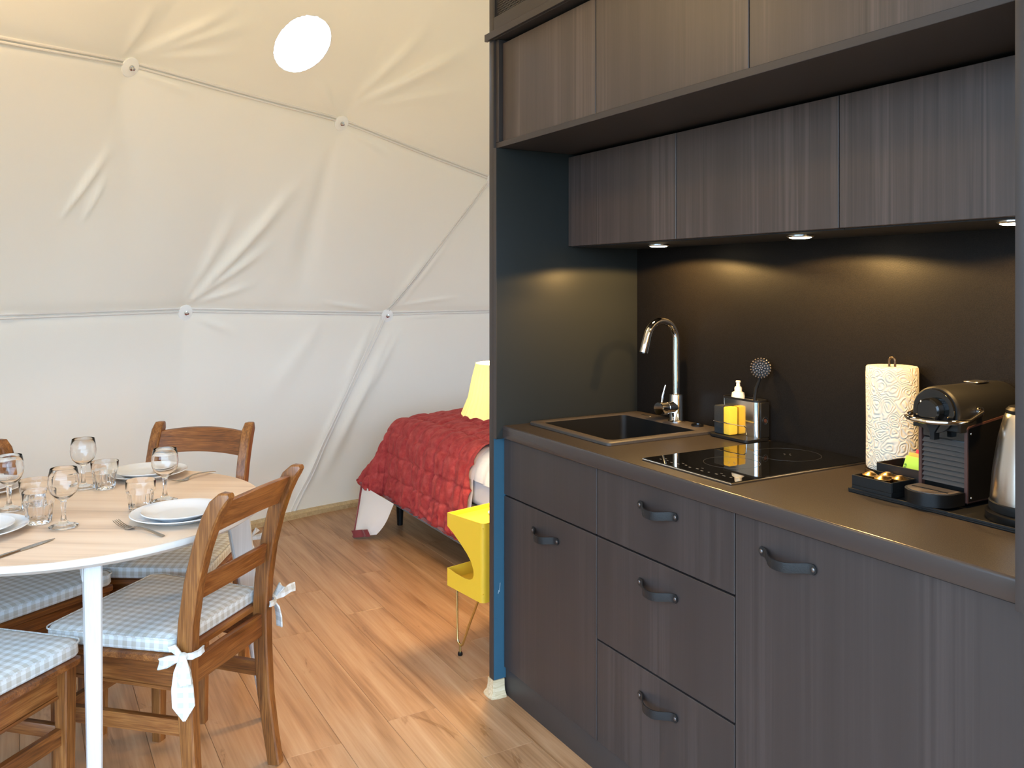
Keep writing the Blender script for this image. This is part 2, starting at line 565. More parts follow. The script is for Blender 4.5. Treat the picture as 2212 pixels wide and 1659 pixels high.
    def build(self, name, mat, parent=None, smooth=40, world=False, recalc=True, loc=None, rot=None):
        me = bpy.data.meshes.new(name)
        off = Vector((0, 0, 0))
        if world and parent is not None:
            p, o = parent, Vector((0, 0, 0))
            while p is not None:
                o += p.location
                p = p.parent
            off = o
        me.from_pydata([(x - off.x, y - off.y, z - off.z) for x, y, z in self.v], [], self.f)
        if recalc:
            bm = bmesh.new()
            bm.from_mesh(me)
            bmesh.ops.recalc_face_normals(bm, faces=bm.faces)
            bm.to_mesh(me)
            bm.free()
        me.materials.append(M[mat] if isinstance(mat, str) else mat)
        if smooth:
            me.polygons.foreach_set('use_smooth', [True] * len(me.polygons))
            me.set_sharp_from_angle(angle=R(smooth))
        me.update()
        o = bpy.data.objects.new(name, me)
        COL.objects.link(o)
        if parent is not None:
            o.parent = parent
        if loc is not None:
            o.location = loc
        if rot is not None:
            o.rotation_euler = rot
        return o


def tag(o, label=None, cat=None, group=None, kind=None):
    if label: o['label'] = label
    if cat: o['category'] = cat
    if group: o['group'] = group
    if kind: o['kind'] = kind
    return o


def thing(name, label, cat, loc=(0, 0, 0), rz=0.0, group=None):
    o = bpy.data.objects.new(name, None)
    o.empty_display_size = 0.05
    COL.objects.link(o)
    o.location = loc
    o.rotation_euler = (0, 0, rz)
    return tag(o, label, cat, group)


def dup(root, loc, rz, label, group=None):
    r = root.copy()
    COL.objects.link(r)
    r.location = loc
    r.rotation_euler = (0, 0, rz)
    r['label'] = label
    if group: r['group'] = group
    for ch in list(root.children):
        c = ch.copy()
        COL.objects.link(c)
        c.parent = r
        for g in ch.children:
            d = g.copy()
            COL.objects.link(d)
            d.parent = c
    return r


def arc(cx, cy, r, a0, a1, n):
    return [(cx + r * math.cos(R(a0 + (a1 - a0) * i / n)), cy + r * math.sin(R(a0 + (a1 - a0) * i / n))) for i in range(n + 1)]


# ================================================================== THE SETTING
# ------------------------------------------------------------------ floor of laminate planks
fl = MB().lathe([(0, -0.03), (3.75, -0.03), (3.75, -0.009), (0, -0.009)], 64, (DC[0], DC[1], 0)).build('floor', 'floor_base')
tag(fl, 'oak laminate floor of long planks', None, None, 'structure')
PW, PL = 0.166, 1.21
pm = MB().box(0.0004, PL - 0.0004, 0.0004, PW - 0.0004, -0.0085, 0.0, 0.0008, 1)
plank0 = pm.build('plank', 'floor', fl, smooth=0)
first = True
ends = {0.655: -2.43, 0.821: -3.27, 0.987: -2.479, 1.153: -2.15, 1.319: -3.80, 1.485: -4.09, 0.489: -2.05, 0.323: -2.95, 0.157: -2.43}
k0 = int((DC[1] - 3.62 - 0.987) / PW) - 1
for k in range(k0, k0 + 48):
    y = 0.987 + k * PW
    near = max(0.0, max(DC[1] - (y + PW), y - DC[1]))
    if near > 3.6:
        continue
    half = math.sqrt(3.63 ** 2 - near ** 2)
    xa, xb = DC[0] - half, DC[0] + half
    ph = ends.get(round(y, 3))
    if ph is None:
        ph = random.Random(k * 31 + 5).uniform(-3, -1.8)
    x = ph - PL * math.ceil((ph - xa) / PL)
    while x < xb:
        s, e = max(x, xa), min(x + PL, xb)
        if e - s > 0.03:
            if first:
                o = plank0
                first = False
            else:
                o = plank0.copy()
                COL.objects.link(o)
                o.parent = fl
            o.location = (s, y, 0)
            o.scale = ((e - s) / PL, 1, 1)
        x += PL

# ------------------------------------------------------------------ the dome's fabric lining
def sph_r(z):
    return math.sqrt(max(0.0, DR ** 2 - (z - DC[2]) ** 2))


ring_az, ring_z = [], []
ring_az.append([195.1 + 24 * k for k in range(15)]);            ring_z.append([0.0] * 15)
a1 = [185.8, 207.4] + [207.4 + 338.4 / 14 * k for k in range(1, 14)]
ring_az.append(a1);  ring_z.append([1.187, 1.239, 1.245] + [1.2] * 12)
a2 = [176.4, 196.7, 220.9] + [220.9 + 315.5 / 13 * k for k in range(1, 13)]
ring_az.append(a2);  ring_z.append([2.02, 2.233, 2.254, 2.09] + [2.2, 2.2, 2.08] * 3 + [2.2, 2.15])
ring_az.append([184.5 + 24 * k for k in range(15)]);            ring_z.append([3.0] * 15)
ring_az.append([196.5 + 24 * k for k in range(15)]);            ring_z.append([3.48] * 15)
rings = []
for az, zz in zip(ring_az, ring_z):
    az = np.array(az); zz = np.array(zz)
    o = np.argsort(az % 360)
    az, zz = (az % 360)[o], zz[o]
    rr = np.array([sph_r(z) for z in zz])
    P = np.c_[rr * np.cos(np.radians(az)), rr * np.sin(np.radians(az)), zz]
    rings.append((np.r_[az[-1] - 360, az, az[0] + 360], np.r_[P[-1:], P, P[:1]]))


def ring_pos(i, a):
    """chord polyline through the hubs of ring i, softened a little toward the circle"""
    a = np.asarray(a) % 360
    if i == 5:
        z = np.full_like(a, DC[2] + DR - 0.02)
        return np.stack([0 * a, 0 * a, z], -1)
    az, P = rings[i]
    p = np.stack([np.interp(a, az, P[:, k]) for k in range(3)], -1)
    r = np.hypot(p[..., 0], p[..., 1])
    rs = np.sqrt(np.maximum(0, DR ** 2 - (p[..., 2] - DC[2]) ** 2))
    w = 0.25 if i else 0.8
    rad = r * (1 - w) + rs * w
    ang = np.radians(a)
    return np.stack([rad * np.cos(ang), rad * np.sin(ang), p[..., 2]], -1)


# wrinkles: from (azimuth, height) to (azimuth, height), amplitude, width
WR = [(207.2, 1.29, 199.7, 1.92, 0.03, 0.05), (207.3, 1.28, 200.5, 1.6, 0.018, 0.035), (207.8, 1.31, 205.6, 1.77, 0.015, 0.05), (206.7, 1.27, 201.4, 1.37, 0.012, 0.03),
      (195.8, 2.31, 183.6, 2.67, 0.03, 0.06), (196.4, 2.34, 191.6, 2.69, 0.02, 0.06), (195.1, 2.3, 181.4, 2.46, 0.012, 0.05), (198.4, 2.26, 202.5, 2.37, 0.012, 0.035),
      (221.1, 2.28, 215.0, 2.52, 0.022, 0.045), (220.7, 2.28, 211.8, 2.51, 0.02, 0.04), (220.6, 2.27, 211.3, 2.39, 0.012, 0.035), (222.2, 2.27, 222.9, 2.44, 0.014, 0.05),
      (222.2, 1.64, 220.1, 1.93, 0.016, 0.028), (220.3, 1.63, 219.6, 1.82, 0.011, 0.022), (185.6, 1.25, 182.4, 1.57, 0.014, 0.028), (184.8, 1.23, 180.0, 1.69, 0.012, 0.03),
      (185.1, 1.23, 177.8, 1.29, 0.008, 0.02), (193.6, 1.26, 187.1, 1.2, 0.01, 0.022), (185.1, 1.15, 177.6, 1.18, 0.008, 0.02), (188.0, 1.02, 194.4, 0.13, 0.012, 0.03),
      (185.4, 1.06, 192.6, 0.14, 0.022, 0.045), (187.6, 1.12, 191.0, 0.68, 0.014, 0.035), (184.4, 1.07, 188.8, 0.56, 0.014, 0.04), (192.2, 0.41, 194.7, 0.09, 0.015, 0.03),
      (197.0, 2.06, 196.6, 1.17, -0.02, 0.1), (221.2, 2.16, 212.7, 1.48, -0.015, 0.14), (206.3, 1.19, 202.3, 1.1, 0.008, 0.03), (224.7, 1.23, 222.5, 1.24, 0.008, 0.025),
      (221.1, 2.23, 213.9, 2.19, 0.01, 0.03), (196.2, 2.19, 189.4, 2.07, 0.008, 0.025), (193.5, 1.16, 199.3, 0.63, 0.01, 0.09)]
HUBS = []
for i in (1, 2, 3):
    az, P = rings[i]
    for a, p in zip(az[1:-1], P[1:-1]):
        HUBS.append((a, p[2]))


def lining(a, band, t):
    a = np.asarray(a, float); t = np.asarray(t, float)
    p0, p1 = ring_pos(band, a), ring_pos(band + 1, a)
    p = p0 * (1 - t[..., None]) + p1 * t[..., None]
    r = np.hypot(p[..., 0], p[..., 1]) + 1e-9
    rs = np.sqrt(np.maximum(0, DR ** 2 - (p[..., 2] - DC[2]) ** 2))
    rad = r + (rs - r) * (0.30 if band else 0.45)
    z = p[..., 2]
    d = np.zeros_like(rad)
    rm = 3.0
    for (az0, z0, az1, z1, am, w) in WR:
        u0, v0, u1, v1 = R(az0) * rm, z0 * 1.2, R(az1) * rm, z1 * 1.2
        u, v = np.radians(a % 360) * rm, z * 1.2
        L2 = (u1 - u0) ** 2 + (v1 - v0) ** 2
        s = ((u - u0) * (u1 - u0) + (v - v0) * (v1 - v0)) / L2
        sc = np.clip(s, 0, 1)
        dd = (u - u0 - sc * (u1 - u0)) ** 2 + (v - v0 - sc * (v1 - v0)) ** 2
        taper = np.clip(0.25 + sc * 2.2, 0, 1) * np.clip((1 - sc) * 2.4, 0, 1)
        ww = w * (0.45 + 0.75 * sc)
        d += am * 1.25 * taper * np.exp(-dd / (0.75 * ww) ** 2)
    for ha, hz in HUBS:
        du = np.radians((a - ha + 180) % 360 - 180) * rm
        dv = (z - hz) * 1.2
        d -= 0.028 * np.exp(-np.sqrt(du * du + dv * dv + 1e-4) / 0.14)
    # a soft tuck on both sides of each sewn row
    if band in (0, 1, 2, 3):
        d -= 0.010 * np.exp(-((1 - t) / 0.03) ** 2)
    if band > 0:
        d -= 0.010 * np.exp(-(t / 0.03) ** 2)
    f = (rad - d) / r
    return np.stack([DC[0] + p[..., 0] * f, DC[1] + p[..., 1] * f, z], -1)


WIN0, WIN1 = 262.0, 356.0
W30, W31 = 58.0, 106.0
fine = np.arange(168, 236, 0.22)
coarse = np.r_[np.arange(236, 264, 0.8), np.arange(264, 512, 4.0), np.arange(512, 528, 0.8)]
AZ = np.r_[fine, coarse, [528.0]]
PORT_C = Vector((-3.905, 1.104, 2.513)); PORT_R = 0.158
wall = MB()
for band, nt_ in ((0, 90), (1, 90), (2, 80), (3, 10), (4, 8)):
    T = np.linspace(0, 1, nt_ + 1)
    A2, T2 = np.meshgrid(AZ, T, indexing='ij')
    P = lining(A2, band, T2)
    nu, nv = P.shape[:2]
    vs = P.reshape(-1, 3)
    fs = []
    ctr = np.array(PORT_C)
    for i in range(nu - 1):
        am = ((AZ[i] + AZ[i + 1]) / 2) % 360
        for k in range(nv - 1):
            zc = (P[i, k, 2] + P[i, k + 1, 2]) / 2
            if WIN0 < am < WIN1 and 0.10 < zc and band < 3 and zc < 2.28:
                continue
            if W30 < am < W31 and 0.30 < zc and band < 2 and zc < 2.1:
                continue
            if band == 2:
                q = (P[i, k] + P[i + 1, k + 1]) / 2
                if np.linalg.norm(q - ctr) < PORT_R:
                    continue
            fs.append((i * nv + k, i * nv + k + 1, (i + 1) * nv + k + 1, (i + 1) * nv + k))
    if band == 2:
        used = np.zeros(len(vs), int)
        for f in fs:
            for q in f: used[q] += 1
        for q in range(len(vs)):
            dv = vs[q] - ctr
            ln = np.linalg.norm(dv)
            if used[q] and ln < PORT_R * 1.12 and (used[q] < 4 or ln < PORT_R):
                vs[q] = ctr + dv / ln * PORT_R
    wall.add(vs, fs)
wo = wall.build('wall_dome', 'lining', smooth=70, recalc=False)
tag(wo, 'beige fabric lining of the dome', None, None, 'structure')

# sewn seams: two rows and the slanted one
def seam(pts, r=0.006):
    return MB().tube(pts, r, 8).build('seam', 'lining', wo, recalc=False)


DCv = np.array([DC[0], DC[1], 0.6])


def inward(p, d):
    n = DCv - p
    n = n / np.linalg.norm(n, axis=-1, keepdims=True)
    return p + n * d


for ringi in (1, 2):
    for off, lift in ((0.004, 0.004), (-0.012, 0.003)):
        a = np.arange(150, 262, 0.8)
        tt = np.full_like(a, 1.0 + off)
        p = lining(a, ringi - 1, np.full_like(a, 1.0))
        p = inward(p, lift)
        p[:, 2] += off
        seam(p, 0.0065 if off > 0 else 0.005)
# slanted seam: lower row hub to the floor, and up to the hub behind the cabinets
for ofa in (0.0, 0.45):
    s = np.linspace(0, 1, 60)
    p = inward(lining(195.1 + (185.8 - 195.1) * s + ofa, 0, s), 0.003)
    seam(p, 0.006 if ofa == 0 else 0.004)
    p = inward(lining(185.8 + (176.4 - 185.8) * s + ofa * 0.6, 1, s), 0.003)
    seam(p, 0.005 if ofa == 0 else 0.0035)

# white hub discs with a bolt
def hub_disc(px):
    p = np.array(px)
    n = Vector(DCv - p).normalized()
    q = n.to_track_quat('Z', 'Y').to_matrix().to_4x4()
    q.translation = Vector(p) + n * 0.012
    d = MB().lathe([(0, -0.012), (0.040, -0.010), (0.042, -0.002), (0.040, 0.002), (0.012, 0.005), (0, 0.005)], 32).xf(q).build('hub_disc', 'hub_white', wo)
    MB().lathe([(0, 0.004), (0.011, 0.004), (0.011, 0.010), (0.006, 0.011), (0.006, 0.022), (0, 0.023)], 12).xf(q).build('bolt', 'steel', d)


for a, band in ((220.9, 1), (196.7, 1), (207.4, 0), (185.8, 0), (176.4, 1), (ring_az[2][3], 1), (ring_az[1][2], 0), (ring_az[1][3], 0), (ring_az[1][14] % 360, 0)):
    p = lining(np.array([a]), band, np.array([1.0]))[0]
    p[2] -= 0.016
    hub_disc(p)

# pale board at the foot of the lining
a = np.arange(150, 262, 1.5)
secs = []
for q in a:
    c, s_ = math.cos(R(q)), math.sin(R(q))
    secs.append([(DC[0] + r_ * c, DC[1] + r_ * s_, z_) for r_, z_ in ((3.60, 0.0), (3.545, 0.0), (3.545, 0.026), (3.555, 0.034), (3.60, 0.034))])
tag(MB().sections(secs).build('baseboard_dome', 'skirt', smooth=30), 'pale wooden board at the foot of the lining', None, None, 'structure')

# round porthole window high in the lining
n = (Vector(DCv) - PORT_C).normalized()
pn = Vector((-0.74, -0.33, 0.585)).normalized()      # outward
q = pn.to_track_quat('Z', 'Y').to_matrix().to_4x4()
q.translation = PORT_C
w2 = MB().lathe([(PORT_R + 0.008, -0.012), (PORT_R + 0.006, 0.0), (PORT_R - 0.002, 0.03), (PORT_R - 0.002, 0.12), (PORT_R - 0.012, 0.12), (PORT_R - 0.006, 0.03), (PORT_R - 0.003, -0.010), (PORT_R + 0.008, -0.012)], 56).xf(q).build('window_2', 'seam')
tag(w2, 'round porthole high in the lining, bright with daylight', None, None, 'structure')
MB().lathe([(0, 0.10), (PORT_R - 0.004, 0.10), (PORT_R - 0.004, 0.104), (0, 0.104)], 56).xf(q).build('pane', 'film', w2)

# panoramic window behind the photographer: frame tubes and film panes
w1 = None
tubes = MB()
wa = np.linspace(WIN0, WIN1, 5)
for i in (0, 1, 2):
    aa = np.linspace(WIN0, WIN1, 40)
    p = ring_pos(i, aa) + np.array([DC[0], DC[1], 0.10 if i == 0 else 0])
    tubes.tube(p, 0.022, 8)
for a in wa:
    for band in (0, 1):
        s = np.linspace(0, 1, 6)
        p = lining(np.full(6, a), band, s)
        tubes.tube(p, 0.022, 8)
w1 = tubes.build('window_1', 'hub_white')
tag(w1, 'panoramic dome window of clear film behind the table', None, None, 'structure')
for j in range(4):
    for band in (0, 1, 2):
        aa = np.linspace(wa[j], wa[j + 1], 7)
        tt = np.linspace(0.1 if band == 0 else 0, 0.1 if band == 2 else 1, 6)
        A2, T2 = np.meshgrid(aa, tt, indexing='ij')
        P = lining(A2, band, T2)
        MB().grid(P).build('pane', 'film', w1, recalc=False)

tubes = MB()  # unseen window, added to bring more daylight to the bedroom side
for a in np.linspace(W30, W31, 4):
    for band in (0, 1):
        tubes.tube(lining(np.full(6, a), band, np.linspace(0.22 if band == 0 else 0, 1 if band == 0 else 0.9, 6)), 0.022, 8)
w3 = tubes.build('window_added', 'hub_white')
tag(w3, 'added unseen dome window of clear film behind the bedroom partition', None, None, 'structure')
for j in range(3):
    for band in (0, 1):
        A2, T2 = np.meshgrid(np.linspace(W30 + 16 * j, W30 + 16 * j + 16, 6), np.linspace(0.22 if band == 0 else 0, 1 if band == 0 else 0.92, 6), indexing='ij')
        MB().grid(lining(A2, band, T2)).build('pane', 'film', w3, recalc=False)

gr = MB().lathe([(0, -0.45), (60, -0.45)], 48, (DC[0], DC[1], 0)).build('ground', 'ground', smooth=0)
tag(gr, 'ground outside the dome', None, None, 'structure')

# ------------------------------------------------------------------ partition behind the kitchen
tag(MB().box(-2.444, -0.45, 1.951, 2.0, 0.0, 2.2, 0.002).build('wall_partition', 'cab_plain'), 'dark partition wall behind the kitchen', None, None, 'structure')

# ================================================================== THE KITCHEN
sp = thing('end_panel', 'tall dark panel closing the left end of the kitchen, daylight blue painted inside', 'panel', (-2.46, 1.67, 0.0))
MB().box(-2.476, -2.4465, 1.347, 2.0, 0.0, 2.62, 0.0015).build('board', 'cab_plain', sp, world=True)
MB().box(-2.4462, -2.4450, 1.3485, 1.949, 0.056, 0.856).build('facing', 'petrol', sp, world=True, smooth=0)
tag(MB().add([(-2.4449, 1.364, 0.34), (-2.4449, 1.3675, 0.352), (-2.4449, 1.3665, 0.352), (-2.4449, 1.363, 0.34), (-2.4449, 1.369, 0.345), (-2.4449, 1.372, 0.375), (-2.4449, 1.3712, 0.375), (-2.4449, 1.3682, 0.345)],
             [(0, 1, 2, 3), (4, 5, 6, 7)]).build('scratch', 'hub_white', sp, world=True, smooth=0), 'pale scratch in the paint')

# coved skirting round the foot of the panel
prof = [(0.0, 0.056), (0.0035, 0.056), (0.0045, 0.034), (0.008, 0.018), (0.016, 0.008), (0.018, 0.004), (0.018, 0.0), (0.0, 0.0)]
path = [((-2.4765, 1.98), (-1, 0)), ((-2.4765, 1.352), (-1, 0)), ((-2.4765, 1.3465), (-0.75, -0.75)), ((-2.470, 1.3465), (0, -1)), ((-2.452, 1.3465), (0, -1)), ((-2.4448, 1.3465), (0.75, -0.75)), ((-2.4448, 1.352), (1, 0)), ((-2.4448, 1.386), (1, 0))]
secs = [[(x + dx * d, y + dy * d, z) for d, z in prof] for (x, y), (dx, dy) in path]
tag(MB().sections(secs).build('trim_1', 'skirt_z', smooth=35), 'pale coved wooden skirting round the panel foot', None, None, 'structure')

lin = thing('niche_panel', 'dark charcoal panel lining the left side of the worktop niche', 'panel', (-2.435, 1.64, 0.857))
MB().box(-2.4447, -2.4255, 1.347, 1.95, 0.857, 1.816, 0.0012).build('board', 'niche', lin, world=True)
MB().box(-2.4447, -2.4250, 1.3455, 1.3475, 0.857, 1.816, 0.0005, 1).build('edge_band', 'cab_plain', lin, world=True)
linr = thing('niche_panel', 'dark panel closing the niche at the far right edge, beside the kettle', 'panel', (-0.735, 1.64, 0.85))
MB().box(-0.746, -0.722, 1.340, 1.95, 0.858, 2.17, 0.0012).build('board', 'cab_plain', linr, world=True)

# plinth
tag(MB().box(-2.4435, -0.60, 1.392, 1.408, 0.0, 0.090, 0.001).build('plinth', 'cab_plain'), 'dark kickboard along the floor under the base cabinets', 'plinth')

YF = 1.385        # front plane of the base fronts


def strap(parent, cx, cz):
    """leather strap pull with two rivets"""
    n = 28
    secs = []
    for i in range(n + 1):
        s = -0.076 + 0.152 * i / n
        u = abs(s) / 0.076
        bulge = 0.0 if u > 0.86 else 0.5 + 0.5 * math.cos(math.pi * min(1, (u / 0.86)) ** 1.35)
        y = YF - 0.0035 - 0.030 * bulge
        zc = cz - 0.006 * bulge
        hh = 0.0105 if u < 0.94 else 0.0105 * math.sqrt(max(0.12, 1 - ((u - 0.94) / 0.065) ** 2))
        secs.append([(cx + s, y - 0.0015, zc - hh), (cx + s, y - 0.0021, zc), (cx + s, y - 0.0015, zc + hh), (cx + s, y + 0.0015, zc + hh), (cx + s, y + 0.0015, zc - hh)])
    h = MB().sections(secs).build('handle', 'leather', parent, world=True, smooth=50)
    tag(h, 'dark leather strap pull')
    for s in (-0.069, 0.069):
        MB().lathe([(0, 0), (0.0048, 0), (0.0046, 0.0015), (0.003, 0.0028), (0, 0.003)], 14, axis='y').xf(Matrix.Translation((cx + s, YF - 0.0045, cz)) @ Matrix.Rotation(math.pi, 4, 'Z')).build('rivet', 'leather_edge', parent, world=True)


def front(name, parent, x0, x1, z0, z1, mat='cab', y=YF, th=0.018):
    return MB().box(x0 + 0.0015, x1 - 0.0015, y, y + th, z0 + 0.0015, z1 - 0.0015, 0.0012, 1).build(name, mat, parent, world=True, smooth=0)


def carcass(parent, x0, x1, y0, y1, z0, z1):
    return MB().box(x0 + 0.001, x1 - 0.001, y0, y1, z0, z1).build('body', 'cab_in', parent, world=True, smooth=0)


XA, XB, XC_, XD = -2.4435, -1.918, -1.390, -0.60
cabA = thing('base_cabinet', 'dark base cabinet under the sink with a blank panel above its door', 'cabinet', ((XA + XB) / 2, 1.66, 0.0))
carcass(cabA, XA, XB, 1.410, 1.945, 0.0, 0.700)
front('panel', cabA, XA, XB, 0.667, 0.855)
d = front('door', cabA, XA, XB, 0.092, 0.665)
strap(d, -2.184, 0.597)
cabB = thing('base_cabinet', 'dark base cabinet with three drawers below the hob', 'cabinet', ((XB + XC_) / 2, 1.66, 0.0))
carcass(cabB, XB, XC_, 1.410, 1.945, 0.0, 0.856)
for z0, z1, hz in ((0.667, 0.855, 0.797), (0.378, 0.665, 0.597), (0.092, 0.376, 0.304)):
    d = front('drawer', cabB, XB, XC_, z0, z1)
    strap(d, -1.655, hz)
cabC = thing('base_cabinet', 'wide dark base cabinet with one tall door at the right end', 'cabinet', ((XC_ + XD) / 2, 1.66, 0.0))
carcass(cabC, XC_, XD, 1.410, 1.945, 0.0, 0.8555)
d = front('door', cabC, XC_, XD, 0.092, 0.855)
strap(d, -1.238, 0.791)

# worktop with cut-outs for the sink bowl
wt = MB()
BX0, BX1, BY0, BY1 = -2.372, -1.998, 1.492, 1.832
for (x0, x1, y0, y1) in ((-2.4250, BX0, 1.375, 1.949), (BX1, -0.747, 1.375, 1.949), (BX0, BX1, 1.375, BY0), (BX0, BX1, BY1, 1.949)):
    wt.box(x0, x1, y0, y1, 0.8575, 0.900)
wt_t = thing('worktop', 'speckled dark worktop running under the sink and hob', 'worktop', (-1.59, 1.66, 0.8575))
wt.build('slab', 'worktop', wt_t, smooth=0, world=True)
nose = [(1.3752, 0.8575), (1.371, 0.8585), (1.3695, 0.862), (1.3695, 0.8935), (1.3702, 0.8970), (1.3722, 0.8992), (1.3752, 0.900)]
MB().prism(nose, 'x', -2.4250, -0.747).build('front_edge', 'worktop_edge', wt_t, smooth=35, world=True)

bs = MB().box(-2.4250, -0.747, 1.9315, 1.9495, 0.9005, 1.494, 0.0).build('backsplash', 'splash', smooth=0)
tag(bs, 'matte black backsplash panel behind the tap and paper towel', 'backsplash')

# ------------------------------------------------------------------ wall cabinets
YU = 1.370
top_x = [-2.4250, -1.902, -1.333, -0.747]
names = ['leftmost dark wall cabinet of the upper row, next to the dome', 'middle dark wall cabinet of the upper row', 'right-hand dark wall cabinet of the upper row']
for i in range(3):
    c = thing('wall_cabinet', names[i], 'cabinet', ((top_x[i] + top_x[i + 1]) / 2, 1.66, 1.836), group=None)
    carcass(c, top_x[i], top_x[i + 1], 1.390, 1.949, 1.837, 2.172)
    front('door', c, top_x[i], top_x[i + 1], 1.836, 2.163, mat='cab_up_lit', y=YU)
low_x = [-2.4250, -1.868, -1.307, -0.747]
names = ['lower-row dark wall cabinet above the sink', 'lower-row dark wall cabinet above the hob', 'lower-row dark wall cabinet above the coffee machine']
for i in range(3):
    c = thing('wall_cabinet', names[i], 'cabinet', ((low_x[i] + low_x[i + 1]) / 2, 1.80, 1.495))
    carcass(c, low_x[i], low_x[i + 1], 1.650, 1.949, 1.4955, 1.809)
    front('door', c, low_x[i], low_x[i + 1], 1.4960, 1.806, mat='cab_up_lit', y=1.630)
    MB().box(low_x[i] + 0.001, low_x[i + 1] - 0.001, 1.650, 1.949, 1.4945, 1.4954).build('underside', 'cab_in', c, world=True, smooth=0)
tag(MB().box(-2.4445, -0.7465, 1.3555, 1.949, 1.8165, 1.8350, 0.001, 1).build('shelf_board', 'cab_plain'), 'long dark board under the upper row of wall cabinets', 'board')
tag(MB().box(-2.4445, -2.4262, 1.3560, 1.949, 1.8360, 2.1740, 0.001, 1).build('filler_strip', 'cab_plain'), 'narrow filler strip at the left of the upper wall cabinets', 'strip')
tag(MB().box(-2.4460, -0.60, 1.345, 1.949, 2.1750, 2.1985, 0.0012, 1).build('cornice', 'cab_plain'), 'dark cornice board on top of the wall cabinets', 'cornice')
tag(MB().box(-2.482, -0.60, 1.332, 1.3445, 2.1750, 2.1985, 0.001, 1).build('cornice_strip', 'cab_plain'), 'front edge strip of the cornice overlapping the tall panel', 'strip')

# perforated guard above the cornice
gd = thing('guard_panel', 'dark framed guard of perforated metal above the cornice', 'guard', (-1.8, 1.356, 2.199))
MB().box(-2.444, -0.60, 1.346, 1.366, 2.2000, 2.2480, 0.001, 1).build('bottom_rail', 'cab_plain', gd, world=True)
MB().box(-2.444, -2.4375, 1.346, 1.366, 2.2485, 2.66, 0.001, 1).build('stile', 'cab_plain', gd, world=True)
MB().box(-2.444, -0.60, 1.346, 1.366, 2.661, 2.70, 0.001, 1).build('top_rail', 'cab_plain', gd, world=True)
mesh = MB()
px, pz = 0.0088, 0.0076
hexa = [(math.cos(R(60 * k + 30)), math.sin(R(60 * k + 30))) for k in range(6)]
nx, nz = 92, 53
ro, ri = px / math.sqrt(3) * 1.0, 0.0034
for j in range(nz):
    for i in range(nx):
        cx = -2.437 + (i + 0.5 * (j % 2) + 0.5) * px
        cz = 2.2495 + (j + 0.5) * pz
        vs = []
        for y in (1.3555, 1.3567):
            vs += [(cx + ro * a_, y, cz + ro * b_) for a_, b_ in hexa] + [(cx + ri * a_, y, cz + ri * b_) for a_, b_ in hexa]
        fs = []
        for k in range(6):
            l = (k + 1) % 6
            fs += [(k, l, 6 + l, 6 + k), (12 + l, 12 + k, 18 + k, 18 + l), (6 + k, 6 + l, 18 + l, 18 + k)]
        mesh.add(vs, fs)
tag(mesh.build('perforated_sheet', 'cab_plain', gd, world=True, smooth=0, recalc=False), 'perforated metal sheet', kind='stuff')
MB().box(-1.62, -0.60, 1.3553, 1.3568, 2.249, 2.66).build('sheet', 'cab_plain', gd, world=True, smooth=0)

# ------------------------------------------------------------------ spotlights under the cabinets
spots = [(-2.095, 1.755, 'small round spotlight under the cabinet above the sink'),
         (-1.510, 1.735, 'small round spotlight under the cabinet above the hob'),
         (-0.945, 1.700, 'small round spotlight under the cabinet above the coffee machine')]
for x, y, lb in spots:
    s = thing('spotlight', lb, 'spotlight', (x, y, 1.4942), group='spotlights under the wall cabinets')
    MB().lathe([(0, 0), (0.034, 0), (0.034, -0.003), (0.031, -0.006), (0.028, -0.006), (0.028, -0.001), (0, -0.001)], 32).build('ring', 'steel', s)
    MB().lathe([(0.0275, -0.002), (0.0275, -0.0065), (0.022, -0.0085), (0, -0.0095)], 32).build('lens', 'bulb', s)
    L = bpy.data.lights.new('spot_lamp', 'SPOT')
    L.energy = 11.0
    L.color = (1.0, 0.60, 0.20)
    L.spot_size = R(166)
    L.spot_blend = 0.10
    L.shadow_soft_size = 0.012
    lo = bpy.data.objects.new('spot_lamp', L)
    COL.objects.link(lo)
    lo.parent = s
    lo.location = (0, 0, -0.026)

# ------------------------------------------------------------------ sink and tap
sk = thing('sink', 'black composite inset sink in the worktop', 'sink', (-2.185, 1.68, 0.900))
rim = MB()
SX0, SX1, SY0, SY1 = -2.405, -1.962, 1.458, 1.918
def rrect(x0, x1, y0, y1, r, n=5):
    out = []
    for cx, cy, a in ((x1 - r, y1 - r, 0), (x0 + r, y1 - r, 90), (x0 + r, y0 + r, 180), (x1 - r, y0 + r, 270)):
        for i in range(n + 1):
            t = R(a + 90 * i / n)
            out.append((cx + r * math.cos(t), cy + r * math.sin(t)))
    return out
rim.sections(
             [[(x, y, 0.9006) for x, y in rrect(SX0, SX1, SY0, SY1, 0.014)],
              [(x, y, 0.9080) for x, y in rrect(SX0, SX1, SY0, SY1, 0.014)],
              [(x, y, 0.9105) for x, y in rrect(SX0 + 0.003, SX1 - 0.003, SY0 + 0.003, SY1 - 0.003, 0.012)],
              [(x, y, 0.9105) for x, y in rrect(-2.378, -1.992, 1.486, 1.838, 0.022)],
              [(x, y, 0.9070) for x, y in rrect(-2.373, -1.997, 1.491, 1.833, 0.020)],
              [(x, y, 0.9006) for x, y in rrect(-2.3725, -1.9975, 1.4915, 1.8325, 0.020)]], cap=False)
rim.build('rim', 'granite', sk, world=True, smooth=40)
bw = MB()
bw.sections([[(x, y, z) for x, y in rrect(-2.3715 + i, -1.9985 - i, 1.4925 + i, 1.8315 - i, 0.020 + 0.5 * i)] for i, z in ((0, 0.9068), (0.004, 0.80), (0.010, 0.735), (0.03, 0.722), (0.12, 0.718))], cap=False)
ii = [(x, y, 0.718) for x, y in rrect(-2.3715 + 0.12, -1.9985 - 0.12, 1.4925 + 0.12, 1.8315 - 0.12, 0.08)]
